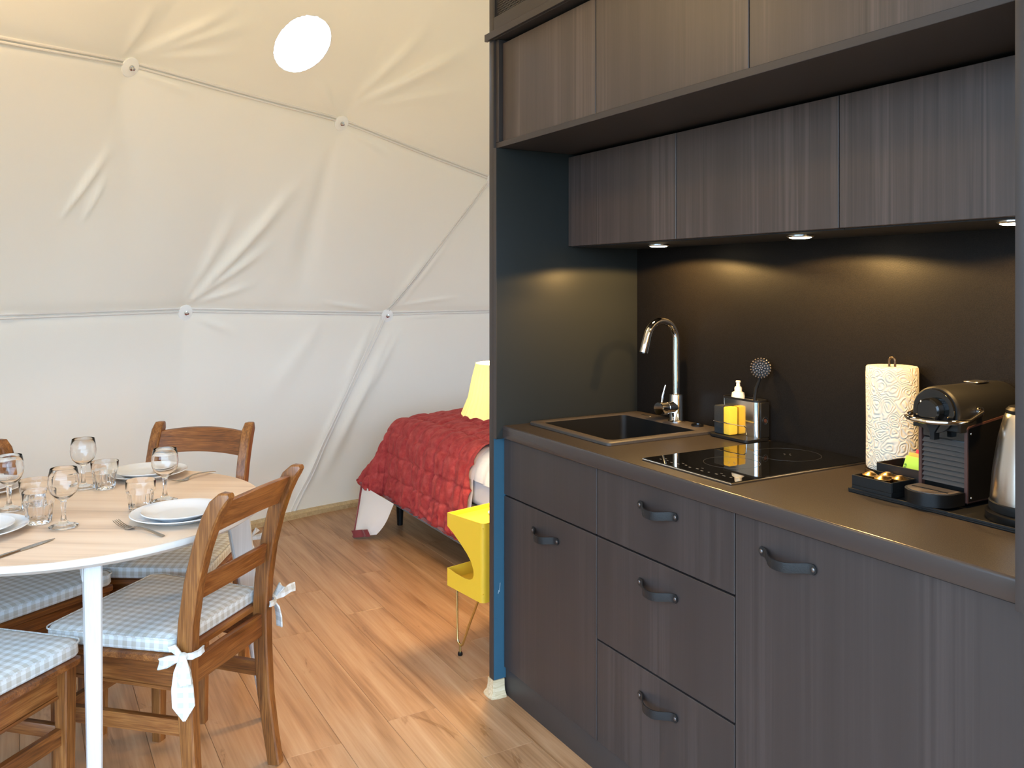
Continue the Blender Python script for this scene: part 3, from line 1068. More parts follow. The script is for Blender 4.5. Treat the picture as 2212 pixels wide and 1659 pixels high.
bw.add(ii, [tuple(range(len(ii)))])
bw.build('bowl', 'bowl', sk, world=True, smooth=40)
MB().lathe([(0, 0), (0.045, 0), (0.045, 0.003), (0.03, 0.004), (0.022, 0.001), (0, 0.001)], 28, (-2.185, 1.66, 0.7185)).build('drain', 'steel', sk, world=True)
MB().lathe([(0.020, 0.0), (0.020, 0.005), (0.017, 0.0065), (0.012, 0.0065), (0.011, 0.003), (0, 0.003)], 28, (-2.050, 1.878, 0.9106)).build('tap_hole_cap', 'black_gloss', sk, world=True)
MB().box(-2.325, -2.275, 1.868, 1.877, 0.9106, 0.9120, 0.0005, 1).build('overflow_slot', 'steel', sk, world=True)

tp = thing('tap', 'tall chrome swan-neck tap behind the sink', 'tap', (-2.150, 1.876, 0.9107))
MB().lathe([(0, 0), (0.027, 0), (0.027, 0.004), (0.024, 0.006), (0.0225, 0.008), (0.0225, 0.088), (0.021, 0.092), (0.014, 0.094), (0, 0.094)], 36).build('base', 'chrome', tp)
pts = [(0, 0, 0.09), (0, 0, 0.15), (0, 0, 0.20), (0, 0, 0.25), (0, 0, 0.27)]
for i in range(1, 17):
    a = math.pi * i / 16 * 0.93
    pts.append((0, -0.062 + 0.062 * math.cos(a), 0.27 + 0.066 * math.sin(a)))
p_, q_ = Vector(pts[-2]), Vector(pts[-1])
dv = (q_ - p_).normalized()
for s in (0.02, 0.04, 0.052):
    pts.append(tuple(q_ + dv * s))
MB().tube(pts, [0.0125] * 5 + [0.0120] * 12 + [0.0125] * 4 + [0.0138] * 3, 20).build('spout', 'chrome', tp)
MB().tube([pts[-1], tuple(Vector(pts[-1]) + dv * 0.004)], [0.0105, 0.0105], 16).build('aerator', 'black', tp)
hd = MB().lathe([(0, 0.01), (0.0195, 0.01), (0.0195, 0.047), (0.0185, 0.048), (0.0185, 0.050), (0.0215, 0.051), (0.0215, 0.082), (0.0200, 0.085), (0, 0.085)], 32, axis='y').xf(Matrix.Translation((0, 0, 0.050)) @ Matrix.Rotation(math.pi + 0.12, 4, 'Z')).build('cartridge', 'chrome', tp)
MB().tube([(0.008, -0.068, 0.068), (0.0084, -0.066, 0.090), (0.009, -0.056, 0.118), (0.009, -0.053, 0.125)], [0.0035, 0.0032, 0.0032, 0.0038], 10).build('lever', 'chrome', tp)

# ------------------------------------------------------------------ hob
hb = thing('hob', 'black glass two-zone induction hob set in the worktop', 'hob', (-1.602, 1.672, 0.900))
MB().box(-1.765, -1.440, 1.422, 1.922, 0.9003, 0.9050, 0.0012, 1).build('frame', 'steel', hb, world=True, smooth=0)
MB().box(-1.7635, -1.4415, 1.4235, 1.9205, 0.9051, 0.9066, 0.0006, 1).build('glass', 'hobglass', hb, world=True, smooth=0)
for cx, cy, r in ((-1.602, 1.585, 0.072), (-1.602, 1.790, 0.088)):
    MB().lathe([(r, 0), (r - 0.0012, 0), (r - 0.0012, 0.0002), (r, 0.0002), (r, 0)], 56, (cx, cy, 0.90665)).build('zone_ring', 'hobmark', hb, world=True, smooth=0)
mk = MB()
rnd = random.Random(3)
for i in range(12):
    x = -1.73 + i * 0.0225
    y = 1.455 + rnd.uniform(-0.006, 0.006)
    mk.box(x, x + rnd.uniform(0.004, 0.009), y, y + rnd.uniform(0.002, 0.005), 0.90665, 0.90685)
    if i % 3 == 0:
        mk.box(x + 0.002, x + 0.010, y + 0.016, y + 0.018, 0.90665, 0.90685)
for cx, cy in ((-1.602, 1.585), (-1.602, 1.79)):
    for s in (-1, 1):
        mk.box(cx + s * 0.010 - 0.003, cx + s * 0.010 + 0.003, cy - 0.0008, cy + 0.0008, 0.90665, 0.90685)
        mk.box(cx - 0.0008, cx + 0.0008, cy + s * 0.010 - 0.003, cy + s * 0.010 + 0.003, 0.90665, 0.90685)
tag(mk.build('control_marks', 'hobmark2', hb, world=True, smooth=0), kind='stuff')

# ------------------------------------------------------------------ washing-up caddy and what it holds
cd = thing('caddy', 'steel and black washing-up caddy between sink and hob', 'caddy', (-1.866, 1.875, 0.900))
MB().sections([[(x, y, z) for x, y in rrect(-1.945 + i, -1.786 - i, 1.826 + i, 1.926 - i, 0.014)] for i, z in ((0.002, 0.9005), (0, 0.903), (0, 0.910), (0.004, 0.911))]).build('base_tray', 'black_matte', cd, world=True, smooth=35)
ob, ib = rrect(-1.940, -1.794, 1.876, 1.924, 0.016), rrect(-1.938, -1.796, 1.878, 1.922, 0.0145)
MB().sections([[(x, y, 0.9112) for x, y in ob], [(x, y, 1.016) for x, y in ob], [(x, y, 1.016) for x, y in ib], [(x, y, 0.914) for x, y in ib]], cap=False).build('holder', 'steel_bright', cd, world=True, smooth=40)
oc = rrect(-1.9415, -1.7925, 1.8745, 1.9255, 0.017)
MB().sections([[(x, y, 1.0162) for x, y in oc], [(x, y, 1.0222) for x, y in oc], [(x, y, 1.0222) for x, y in ib], [(x, y, 1.0162) for x, y in ib]], cap=False, closed=True).build('top_rim', 'black_matte', cd, world=True, smooth=40)
MB().box(-1.7937, -1.7895, 1.888, 1.924, 0.9115, 1.016, 0.0012, 1).build('end_plate', 'black_matte', cd, world=True)
MB().lathe([(0.0095, 0), (0.0110, 0), (0.0110, 0.0012), (0.0095, 0.0012), (0.0095, 0)], 28, axis='x', c=(-1.7894, 1.906, 0.962)).build('emblem_ring', 'steel', cd, world=True)
MB().lathe([(0, 0), (0.0055, 0), (0.0055, 0.0008), (0, 0.0008)], 20, axis='x', c=(-1.7894, 1.906, 0.962)).build('emblem', 'rim_brown', cd, world=True)
MB().tube([(-1.934, 1.876, 0.949), (-1.937, 1.850, 0.949), (-1.934, 1.838, 0.949), (-1.928, 1.834, 0.949), (-1.87, 1.832, 0.949), (-1.815, 1.834, 0.949), (-1.809, 1.839, 0.949), (-1.8075, 1.846, 0.944), (-1.8075, 1.848, 0.925), (-1.8075, 1.850, 0.9115)], 0.0017, 8).build('wire_rail', 'chrome', cd, world=True)

spg = thing('sponge', 'yellow sponge with a black scouring side in the caddy', 'sponge', (-1.89, 1.855, 0.9115))
MB().box(-1.8955, -1.868, 1.8400, 1.8735, 0.9118, 0.9955, 0.004, 2).build('foam', 'sponge', spg, world=True)
MB().box(-1.9330, -1.8960, 1.8385, 1.8735, 0.9118, 0.9965, 0.003, 2).build('scourer', 'scour', spg, world=True)

bt = thing('soap_bottle', 'cream washing-up liquid bottle standing in the caddy', 'bottle', (-1.893, 1.900, 0.9145))
MB().lathe([(0, 0), (0.018, 0), (0.0198, 0.003), (0.0198, 0.112), (0.0185, 0.120), (0.0115, 0.124), (0.0108, 0.1245), (0, 0.1245)], 32).build('body', 'soap', bt)
MB().lathe([(0.0112, 0.1247), (0.0112, 0.134), (0.0098, 0.138), (0.0062, 0.1395), (0.0055, 0.150), (0.0072, 0.1515), (0.0072, 0.1555), (0.006, 0.157), (0, 0.1575)], 28).build('cap', 'soap', bt)

br = thing('dish_brush', 'dark dish brush standing head up in the caddy', 'brush', (-1.815, 1.900, 0.915))
MB().tube([(0.003, 0, 0.002), (-0.004, 0.0, 0.06), (-0.010, 0.0, 0.11), (-0.004, 0.0, 0.14), (0.008, 0, 0.165), (0.013, 0, 0.178)], [0.0045, 0.005, 0.0055, 0.0055, 0.0045, 0.005], 12).build('handle', 'black_matte', br)
hq = Vector((0.55, -0.80, 0.15)).to_track_quat('Z', 'Y').to_matrix().to_4x4()
hq.translation = Vector((0.014, 0.002, 0.202))
MB().lathe([(0, -0.014), (0.020, -0.014), (0.026, -0.010), (0.028, -0.002), (0.027, 0.003), (0, 0.004)], 28).xf(hq).build('head', 'black_matte', br)
bri = MB()
for ring_, cnt in ((0.0, 1), (0.006, 6), (0.012, 11), (0.018, 16), (0.0235, 21)):
    for i in range(cnt):
        a = 2 * math.pi * i / cnt + ring_ * 40
        fl_ = 1 + ring_ * 10
        x, y = ring_ * math.cos(a), ring_ * math.sin(a)
        h = 0.022 - ring_ * 0.30
        bri.tube([(x, y, 0.002), (x * fl_, y * fl_, h)], [0.0016, 0.0021], 6)
tag(bri.xf(hq).build('bristles', 'slat', br, smooth=0), 'short dark bristle tufts', kind='stuff')

# ------------------------------------------------------------------ kitchen roll on its stand
hs = thing('paper_towel_stand', 'bronze metal paper towel stand in front of the backsplash', 'stand', (-1.338, 1.866, 0.9003))
MB().lathe([(0, 0), (0.062, 0), (0.0635, 0.002), (0.0635, 0.007), (0.062, 0.009), (0, 0.009)], 48).build('base', 'holder', hs)
pts = [(-0.008, 0, 0.009), (-0.008, 0, 0.268)] + [(-0.0085 * math.cos(math.pi * i / 10), 0, 0.276 + 0.010 * math.sin(math.pi * i / 10)) for i in range(11)] + [(0.008, 0, 0.268), (0.008, 0, 0.009)]
MB().tube(pts, 0.0028, 10).build('loop_rod', 'holder', hs)
rl = MB().lathe([(0.021, 0.0), (0.0585, 0.0), (0.0605, 0.004), (0.0608, 0.02), (0.0600, 0.12), (0.0608, 0.235), (0.0600, 0.249), (0.058, 0.252), (0.021, 0.252), (0.019, 0.25), (0.019, 0.002), (0.021, 0.0)], 64, mod=lambda a, z, r: 1 + 0.008 * math.sin(3 * a + z * 9) * (r > 0.05))
ro_ = rl.build('paper_towel_roll', 'paper', loc=(-1.338, 1.866, 0.9125))
tag(ro_, 'white embossed roll of paper towel on the stand', 'paper towel')

# ------------------------------------------------------------------ black tray, boxes, capsules, sachets
tr = thing('serving_tray', 'flat black tray under the coffee machine and kettle', 'tray', (-1.03, 1.77, 0.9003))
MB().box(-1.268, -0.800, 1.612, 1.921, 0.9004, 0.9040, 0.001, 1).build('base', 'black_matte', tr, world=True, smooth=0)
for nm, bx in (('front_edge', (-1.268, -0.800, 1.612, 1.616, 0.9041, 0.9095)), ('back_edge', (-1.268, -0.800, 1.917, 1.921, 0.9041, 0.9095)), ('side_edge', (-1.268, -1.264, 1.6161, 1.9169, 0.9041, 0.9095)), ('side_edge', (-0.804, -0.800, 1.6161, 1.9169, 0.9041, 0.9095))):
    MB().box(*bx, 0.0008, 1).build(nm, 'black_matte', tr, world=True, smooth=0)


def open_box(name, label, x0, x1, y0, y1, z0, z1, t=0.003, fl=0.003):
    b = thing(name, label, 'box', ((x0 + x1) / 2, (y0 + y1) / 2, z0))
    MB().box(x0, x1, y0, y1, z0, z0 + fl, 0.0006, 1).build('base', 'black_matte', b, world=True, smooth=0)
    for nm, q in (('front_wall', (x0, x1, y0, y0 + t)), ('back_wall', (x0, x1, y1 - t, y1)), ('side_wall', (x0, x0 + t, y0 + t, y1 - t)), ('side_wall', (x1 - t, x1, y0 + t, y1 - t))):
        MB().box(*q, z0 + fl + 0.0001, z1, 0.0007, 1).build(nm, 'black_matte', b, world=True, smooth=0)
    return b


open_box('capsule_box', 'low black open box holding gold coffee capsules', -1.262, -1.162, 1.6175, 1.7025, 0.9045, 0.939, fl=0.012)
open_box('tea_box', 'taller black open box holding tea sachets', -1.262, -1.153, 1.7035, 1.800, 0.9045, 0.958)
cap_prof = [(0, 0), (0.0105, 0), (0.0125, 0.002), (0.0145, 0.020), (0.0175, 0.0205), (0.0178, 0.0220), (0.016, 0.0225), (0.012, 0.0255), (0.006, 0.029), (0.003, 0.0295), (0, 0.0297)]
capm = MB().lathe(cap_prof, 28)
c0 = None
for x, y, lb in ((-1.240, 1.653, 'gold coffee capsule, leftmost in the low black box'), (-1.218, 1.683, 'gold coffee capsule at the back of the low black box'),
                 (-1.2015, 1.643, 'gold coffee capsule at the front of the low black box'), (-1.181, 1.675, 'gold coffee capsule, rightmost in the low black box')):
    if c0 is None:
        c0 = capm.build('coffee_capsule', 'gold')
        o = c0
    else:
        o = c0.copy()
        COL.objects.link(o)
    o.location = (x, y, 0.9167)
    tag(o, lb, 'capsule', 'gold coffee capsules')


def sachet(x, y, zc, w, h, tilt, rz, mat, label):
    t = thing('tea_sachet', label, 'sachet', (x, y, zc), rz, 'tea sachets in the box')
    n = 6
    P = []
    for i in range(n + 1):
        row = []
        for j in range(n + 1):
            u, v = i / n - 0.5, j / n - 0.5
            th = 0.0022 * (1 - (2 * u) ** 4) * (1 - (2 * v) ** 4)
            row.append((u * w, -th, (v + 0.5) * h))
        P.append(row)
    Q = [[(p[0], -p[1] + 0.0004, p[2]) for p in row] for row in P]
    rot = Matrix.Rotation(tilt, 4, 'X')
    MB().grid(P).xf(rot).build('front', mat, t, recalc=False)
    MB().grid(Q).xf(rot).build('back', mat, t, recalc=False)
    return t, rot, w, h


s_ = sachet(-1.196, 1.776, 0.9080, 0.060, 0.078, -0.25, -0.05, 'red', 'red tea sachet at the back of the tea box')
s_ = sachet(-1.198, 1.757, 0.9080, 0.062, 0.074, -0.30, 0.06, 'orange', 'orange tea sachet between the red and the green one')
t_, rot, w, h = sachet(-1.196, 1.730, 0.9080, 0.066, 0.072, -0.42, -0.08, 'green', 'green tea sachet at the front of the tea box')
mk = MB()
for i in range(6):
    mk.box(-0.029, -0.0245, -0.0030, -0.0024, 0.012 + i * 0.0072, 0.0165 + i * 0.0072)
mk.box(-0.006, 0.010, -0.0030, -0.0026, 0.030, 0.034).box(0.004, 0.016, -0.0030, -0.0026, 0.038, 0.041)
tag(mk.xf(rot).build('print', 'darkgreen', t_, smooth=0), kind='stuff')

# ------------------------------------------------------------------ coffee machine
cm = thing('coffee_machine', 'small black capsule coffee machine with a chrome lever ring', 'coffee machine', (-1.092, 1.80, 0.9042))
X0, X1, Y0, Y1 = -0.055, 0.055, -0.110, 0.108
MB().box(X0 + 0.006, X1 - 0.006, Y0 + 0.010, Y1 - 0.004, 0.004, 0.170, 0.003).build('body', 'black', cm)
for s in (-1, 1):
    xx = s * 0.0515
    sd = MB().prism([(Y0, 0.010), (Y1, 0.010), (Y1, 0.192), (Y0 + 0.004, 0.168), (Y0, 0.163)], 'x', xx - 0.0035, xx + 0.0035).build('side_cover', 'rim_brown', cm, smooth=0)
    MB().prism([(Y0 + 0.003, 0.013), (Y1 - 0.003, 0.013), (Y1 - 0.003, 0.187), (Y0 + 0.006, 0.1645), (Y0 + 0.003, 0.161)], 'x', s * 0.0552, s * 0.0558).build('inlay', 'black', sd, smooth=0)
    for yy, zz in ((Y0 + 0.012, 0.153), (Y0 + 0.012, 0.020), (Y1 - 0.014, 0.168)):
        MB().lathe([(0, 0), (0.0028, 0), (0.0022, 0.0012), (0, 0.0014)], 12, axis='x').xf(Matrix.Translation((s * 0.0558, yy, zz)) @ (Matrix.Identity(4) if s > 0 else Matrix.Rotation(math.pi, 4, 'Z'))).build('screw', 'chrome', sd)
for i in range(9):
    z = 0.040 + i * 0.0105
    MB().prism([(Y0 + 0.009, z + 0.0086), (Y0 + 0.001, z + 0.0015), (Y0 + 0.0015, z), (Y0 + 0.010, z)], 'x', X0 + 0.0075, X1 - 0.0075).build('grille_slat', 'slat', cm, smooth=0)
MB().box(X0 + 0.0072, X1 - 0.0072, Y0 + 0.003, Y0 + 0.012, 0.1360, 0.1720, 0.001, 1).build('front_plate', 'black_gloss', cm)
# rounded head
HZ, HR = 0.1950, 0.0535
def arch(y, s=1.0):
    a = [(HR * s * math.cos(t), HZ + HR * s * math.sin(t)) for t in [math.pi * i / 18 - 0.15 * math.pi * (1 - 0) * 0 for i in range(19)]]
    lo = HZ - 0.038 * s
    return [(x, y, z) for x, z in [(HR * s, lo)] + a + [(-HR * s, lo)]]
MB().sections([arch(Y0 - 0.026, 0.93), arch(Y0 - 0.022, 0.99), arch(Y0 - 0.018, 1.0), arch(Y1 - 0.03, 1.0), arch(Y1 - 0.008, 0.96), arch(Y1, 0.86)]).build('head', 'black_matte', cm, smooth=50)
MB().lathe([(0, 0.0), (0.0455, 0.0), (0.0465, 0.002), (0.0465, 0.006), (0, 0.006)], 40, axis='y').xf(Matrix.Translation((0, Y0 - 0.0325, HZ + 0.002))).build('face_disc', 'black_gloss', cm)
MB().lathe([(0, 0.0), (0.022, 0.0), (0.0255, 0.003), (0.0265, 0.020), (0, 0.020)], 36, axis='y').xf(Matrix.Translation((0, Y0 - 0.053, HZ + 0.004))).build('knob', 'black_gloss', cm)
MB().prism([(-0.020, HZ - 0.016), (0.020, HZ - 0.016), (0.005, HZ - 0.042), (0.005, HZ - 0.058), (-0.005, HZ - 0.058), (-0.005, HZ - 0.042)], 'y', Y0 - 0.036, Y0 - 0.018).build('spout', 'black_matte', cm, smooth=0)
pts = []
for i in range(25):
    a = R(180 + 180 * i / 24)
    pts.append((0.066 * math.cos(a), Y0 - 0.010 + 0.058 * math.sin(a), HZ - 0.012 - 0.004 * abs(math.sin(a))))
pts = [(-0.0635, Y0 + 0.040, HZ + 0.002)] + pts + [(0.0635, Y0 + 0.040, HZ + 0.002)]
MB().tube(pts, [0.0045] + [0.0052] * 25 + [0.0045], 12).build('lever_ring', 'chrome', cm)
for s in (-1, 1):
    MB().lathe([(0, 0), (0.010, 0), (0.010, 0.006), (0.006, 0.008), (0, 0.008)], 20, axis='x').xf(Matrix.Translation((s * 0.054, Y0 + 0.042, HZ + 0.002)) @ (Matrix.Identity(4) if s > 0 else Matrix.Rotation(math.pi, 4, 'Z'))).build('hinge', 'chrome', cm)
MB().box(-0.016, 0.016, -0.01, 0.035, HZ + HR - 0.0005, HZ + HR + 0.003, 0.0012, 1).build('button', 'steel', cm)
# drip tray
dt = [(X0 + 0.003, Y0 - 0.004)] + [(0.052 * math.cos(R(180 + 15 * i)), Y0 - 0.040 + 0.046 * math.sin(R(180 + 15 * i))) for i in range(13)] + [(X1 - 0.003, Y0 - 0.004)]
MB().prism(dt, 'z', 0.006, 0.032).build('drip_tray', 'black', cm, smooth=45)
MB().prism([(x * 0.90, Y0 - 0.044 + (y - Y0 + 0.044) * 0.86) for x, y in dt], 'z', 0.0322, 0.0335).build('drip_grid', 'slat', cm, smooth=0)
MB().box(-0.040, 0.040, Y0 - 0.046, Y0 - 0.042, 0.0336, 0.0345).build('grid_slot', 'black', cm, smooth=0)

# ------------------------------------------------------------------ kettle
kt = thing('kettle', 'brushed steel kettle on a black base at the right end', 'kettle', (-0.916, 1.708, 0.9042))
MB().lathe([(0, 0), (0.080, 0), (0.082, 0.003), (0.082, 0.016), (0.078, 0.019), (0, 0.019)], 48).build('power_base', 'black', kt)
MB().lathe([(0, 0.0195), (0.0745, 0.0195), (0.076, 0.022), (0.076, 0.036), (0.0745, 0.0375), (0, 0.0375)], 48).build('foot', 'black_matte', kt)
MB().lathe([(0, 0.0377), (0.0735, 0.0377), (0.0735, 0.045), (0.069, 0.10), (0.060, 0.160), (0.0500, 0.203), (0.0465, 0.210), (0, 0.2105)], 48).build('body', 'steel', kt)
MB().lathe([(0, 0.2107), (0.046, 0.2107), (0.0465, 0.217), (0.041, 0.223), (0.012, 0.226), (0.010, 0.236), (0.012, 0.241), (0, 0.243)], 40).build('lid', 'black', kt)
MB().tube([(0.050, 0.0, 0.212), (0.085, 0.0, 0.218), (0.108, 0.0, 0.200), (0.112, 0.0, 0.150), (0.103, 0.0, 0.095), (0.076, 0.0, 0.062)], [0.010, 0.011, 0.012, 0.012, 0.011, 0.010], 12).xf(Matrix.Rotation(R(60), 4, 'Z')).build('handle', 'black', kt)
MB().prism([(-0.050, 0.180), (-0.078, 0.200), (-0.075, 0.206), (-0.046, 0.206)], 'y', -0.012, 0.012).xf(Matrix.Rotation(R(120), 4, 'Z')).build('spout', 'steel', kt, smooth=0)

# ================================================================== DINING TABLE
TZ, TC, TR = 0.735, (-2.675, 0.132), 0.498
tb = thing('dining_table', 'round pale wooden dining table on white splayed legs', 'table', (TC[0], TC[1], 0))
MB().lathe([(0, TZ), (TR - 0.002, TZ), (TR - 0.002, TZ - 0.003), (0, TZ - 0.003)], 128).build('tabletop', 'tabletop', tb, smooth=30, rot=(0, 0, R(57)))
MB().lathe([(0, TZ - 0.0032), (TR - 0.0015, TZ - 0.0032), (TR + 0.0005, TZ - 0.001), (TR + 0.002, TZ - 0.003), (TR + 0.005, TZ - 0.012), (TR + 0.0045, TZ - 0.015), (TR - 0.012, TZ - 0.026), (TR - 0.02, TZ - 0.026), (0, TZ - 0.026)], 128).build('edge_band', 'table_edge', tb, smooth=30)
for k in range(4):
    a = R(90 * k + 1.3)
    secs = []
    for t in np.linspace(0, 1, 9):
        z = (TZ - 0.027) * (1 - t)
        ro2 = 0.470 + 0.075 * t
        w = 0.072 * (1 - t) + 0.026 * t
        th = 0.0195 * (1 - t) + 0.0135 * t
        secs.append([(ro2 - w + 0.004, -th, z), (ro2 - 0.004, -th, z), (ro2, -th + 0.004, z), (ro2, th - 0.004, z), (ro2 - 0.004, th, z), (ro2 - w + 0.004, th, z), (ro2 - w, th - 0.004, z), (ro2 - w, -th + 0.004, z)])
    MB().sections(secs).xf(Matrix.Rotation(a, 4, 'Z')).build('leg', 'white_wood', tb, smooth=30)
for a in (0, 90):
    MB().box(-0.44, 0.44, -0.012, 0.012, TZ - 0.0265 - 0.045, TZ - 0.0265, 0.002).xf(Matrix.Rotation(R(a), 4, 'Z')).build('cross_rail', 'white_wood', tb)

# ------------------------------------------------------------------ chairs
def make_chair(label):
    t = thing('dining_chair', label, 'chair', group='antique oak chairs round the table')
    ys = [(-0.232, 0.0), (-0.218, 0.08), (-0.204, 0.20), (-0.195, 0.33), (-0.192, 0.43), (-0.198, 0.53), (-0.214, 0.63), (-0.238, 0.72), (-0.262, 0.785), (-0.283, 0.825), (-0.302, 0.845), (-0.318, 0.852)]
    for s in (-1, 1):
        secs = []
        for i, (y, z) in enumerate(ys):
            a = ys[max(0, i - 1)]
            b = ys[min(len(ys) - 1, i + 1)]
            ty, tz = b[0] - a[0], b[1] - a[1]
            l = math.hypot(ty, tz)
            ny, nz_ = tz / l, -ty / l             # normal pointing forward
            dpt = [0.019, 0.019, 0.020, 0.022, 0.023, 0.022, 0.021, 0.021, 0.021, 0.020, 0.016, 0.006][i]
            wx = [0.0145, 0.015, 0.016, 0.017, 0.0175, 0.0175, 0.0175, 0.0175, 0.018, 0.018, 0.017, 0.012][i]
            cx = s * (0.168 + (0.006 if i < 2 else 0))
            cb = min(0.004, dpt * 0.5)
            def P(u, v):
                return (cx + u, y + ny * v, z + nz_ * v)
            secs.append([P(-wx + cb, -dpt), P(wx - cb, -dpt), P(wx, -dpt + cb), P(wx, dpt - cb), P(wx - cb, dpt), P(-wx + cb, dpt), P(-wx, dpt - cb), P(-wx, -dpt + cb)])
        MB().sections(secs).build('back_post', 'oak_z', t, smooth=38)
    for s in (-1, 1):
        secs = []
        for z, w in ((0.0, 0.0145), (0.2, 0.0165), (0.432, 0.0185)):
            cx, cy, c = s * 0.188, 0.172, 0.003
            secs.append([(cx - w + c, cy - w, z), (cx + w - c, cy - w, z), (cx + w, cy - w + c, z), (cx + w, cy + w - c, z), (cx + w - c, cy + w, z), (cx - w + c, cy + w, z), (cx - w, cy + w - c, z), (cx - w, cy - w + c, z)])
        MB().sections(secs).build('front_leg', 'oak_z', t, smooth=38)

    def rail(name, x0, x1, y_at, z_lo, z_hi, arch_, curve, th):
        secs = []
        n = 14
        for i in range(n + 1):
            u = i / n * 2 - 1
            x = x0 + (x1 - x0) * i / n
            e = 1 - u * u
            zl, zh = z_lo + arch_ * e * 0.9, z_hi + arch_ * e
            yb = y_at((zl + zh) / 2) - curve * e
            yl, yh = y_at(zl) - curve * e, y_at(zh) - curve * e
            secs.append([(x, yl - th, zl), (x, yl + th, zl), (x, (yl + yh) / 2 + th + 0.001, (zl + zh) / 2), (x, yh + th, zh - 0.002), (x, yh, zh + 0.001), (x, yh - th, zh - 0.002), (x, (yl + yh) / 2 - th, (zl + zh) / 2)])
        MB().sections(secs).build(name, 'oak_x', t, smooth=38)

    def ypost(z):
        return float(np.interp(z, [q[1] for q in ys], [q[0] for q in ys])) + 0.004
    rail('top_rail', -0.152, 0.152, ypost, 0.748, 0.828, 0.012, 0.012, 0.0095)
    rail('middle_rail', -0.152, 0.152, ypost, 0.578, 0.632, 0.004, 0.008, 0.0085)
    # seat rails, board, stretchers
    MB().box(-0.170, 0.170, 0.160, 0.178, 0.368, 0.4315, 0.002).build('apron_rail', 'oak_x', t)
    MB().box(-0.151, 0.151, -0.203, -0.185, 0.368, 0.4315, 0.002).build('apron_rail', 'oak_x', t)
    for s in (-1, 1):
        p = [(s * 0.181, 0.155), (s * 0.163, 0.155), (s * 0.158, -0.170), (s * 0.176, -0.170)]
        MB().prism(p, 'z', 0.368, 0.4315).build('apron_rail', 'oak_y', t, smooth=0)
        MB().prism([(x + s * 0.0035 * (k in (0, 3)), y) for k, (x, y) in enumerate(p)], 'z', 0.360, 0.3675).build('bead', 'oak_y', t, smooth=0)
        MB().prism([(s * 0.192, 0.156), (s * 0.176, 0.156), (s * 0.160, -0.180), (s * 0.176, -0.180)], 'z', 0.248, 0.288).build('stretcher', 'oak_y', t, smooth=0)
    MB().box(-0.172, 0.172, 0.163, 0.181, 0.255, 0.288, 0.002).build('stretcher', 'oak_x', t)
    board = [(-0.150, -0.176), (0.150, -0.176), (0.190, -0.168), (0.197, -0.14), (0.218, 0.188), (0.208, 0.202), (-0.208, 0.202), (-0.218, 0.188), (-0.197, -0.14), (-0.190, -0.168)]
    sb = MB()
    secs = []
    for i, z in ((0.006, 0.4318), (0.001, 0.435), (0.0, 0.442), (0.001, 0.448), (0.006, 0.4512)):
        secs.append([(x * (1 - i / 0.2), y * (1 - i / 0.2), z) for x, y in board])
    sb.sections(secs).build('seat', 'oak_x', t, smooth=38)
    return t


def ribbon(mb, pts, widths, side, th=0.0022):
    """flat strip along pts; side: width direction per point"""
    P = [Vector(p) for p in pts]
    secs = []
    for i, p in enumerate(P):
        a, b = P[max(0, i - 1)], P[min(len(P) - 1, i + 1)]
        tdir = (b - a).normalized()
        sd = Vector(side[i] if isinstance(side, list) else side)
        sd = (sd - tdir * sd.dot(tdir)).normalized()
        nn = tdir.cross(sd)
        w = widths[i] / 2
        secs.append([p - sd * w - nn * th, p - nn * (th * 0.3), p + sd * w - nn * th, p + sd * w + nn * th, p + nn * (th * 1.7), p - sd * w + nn * th])
    mb.sections([[tuple(q) for q in s] for s in secs])


def make_cushion(label):
    t = thing('seat_cushion', label, 'cushion', group='gingham seat cushions')
    x0f, x0r, yf, yr = 0.213, 0.186, 0.205, -0.166
    base = []
    corners = [(x0f, yf), (-x0f, yf), (-x0r, yr), (x0r, yr)]
    for i, (cx, cy) in enumerate(corners):
        r = 0.028 if i < 2 else 0.018
        sx, sy = (1 if cx > 0 else -1), (1 if cy > 0 else -1)
        a0 = {(1, 1): 0, (-1, 1): 90, (-1, -1): 180, (1, -1): 270}[(sx, sy)]
        for k in range(7):
            a = R(a0 + 15 * k)
            base.append((cx - sx * r + r * math.cos(a), cy - sy * r + r * math.sin(a)))
    # refine straight sides
    out = []
    for i in range(len(base)):
        p, q = base[i], base[(i + 1) % len(base)]
        d_ = math.hypot(q[0] - p[0], q[1] - p[1])
        n = max(1, int(d_ / 0.03))
        for k in range(n):
            out.append((p[0] + (q[0] - p[0]) * k / n, p[1] + (q[1] - p[1]) * k / n))
    secs = []
    for inset, z in ((0.014, 0.0), (0.003, 0.004), (0.0, 0.010), (0.001, 0.030), (0.004, 0.037), (0.012, 0.041), (0.03, 0.0435), (0.07, 0.0455), (0.13, 0.0470), (0.172, 0.0474)):
        kx, ky = 1 - inset / 0.205, 1 - inset / 0.190
        secs.append([(x * kx, y * ky + 0.019 * (1 - ky), z) for x, y in out])
    MB().sections(secs).build('pad', 'gingham', t, smooth=45)
    loop = [(x * 1.004, y * 1.004, 0.037) for x, y in out]
    MB().tube(loop, 0.0022, 6, closed=True).build('piping', 'gingham', t)
    return t


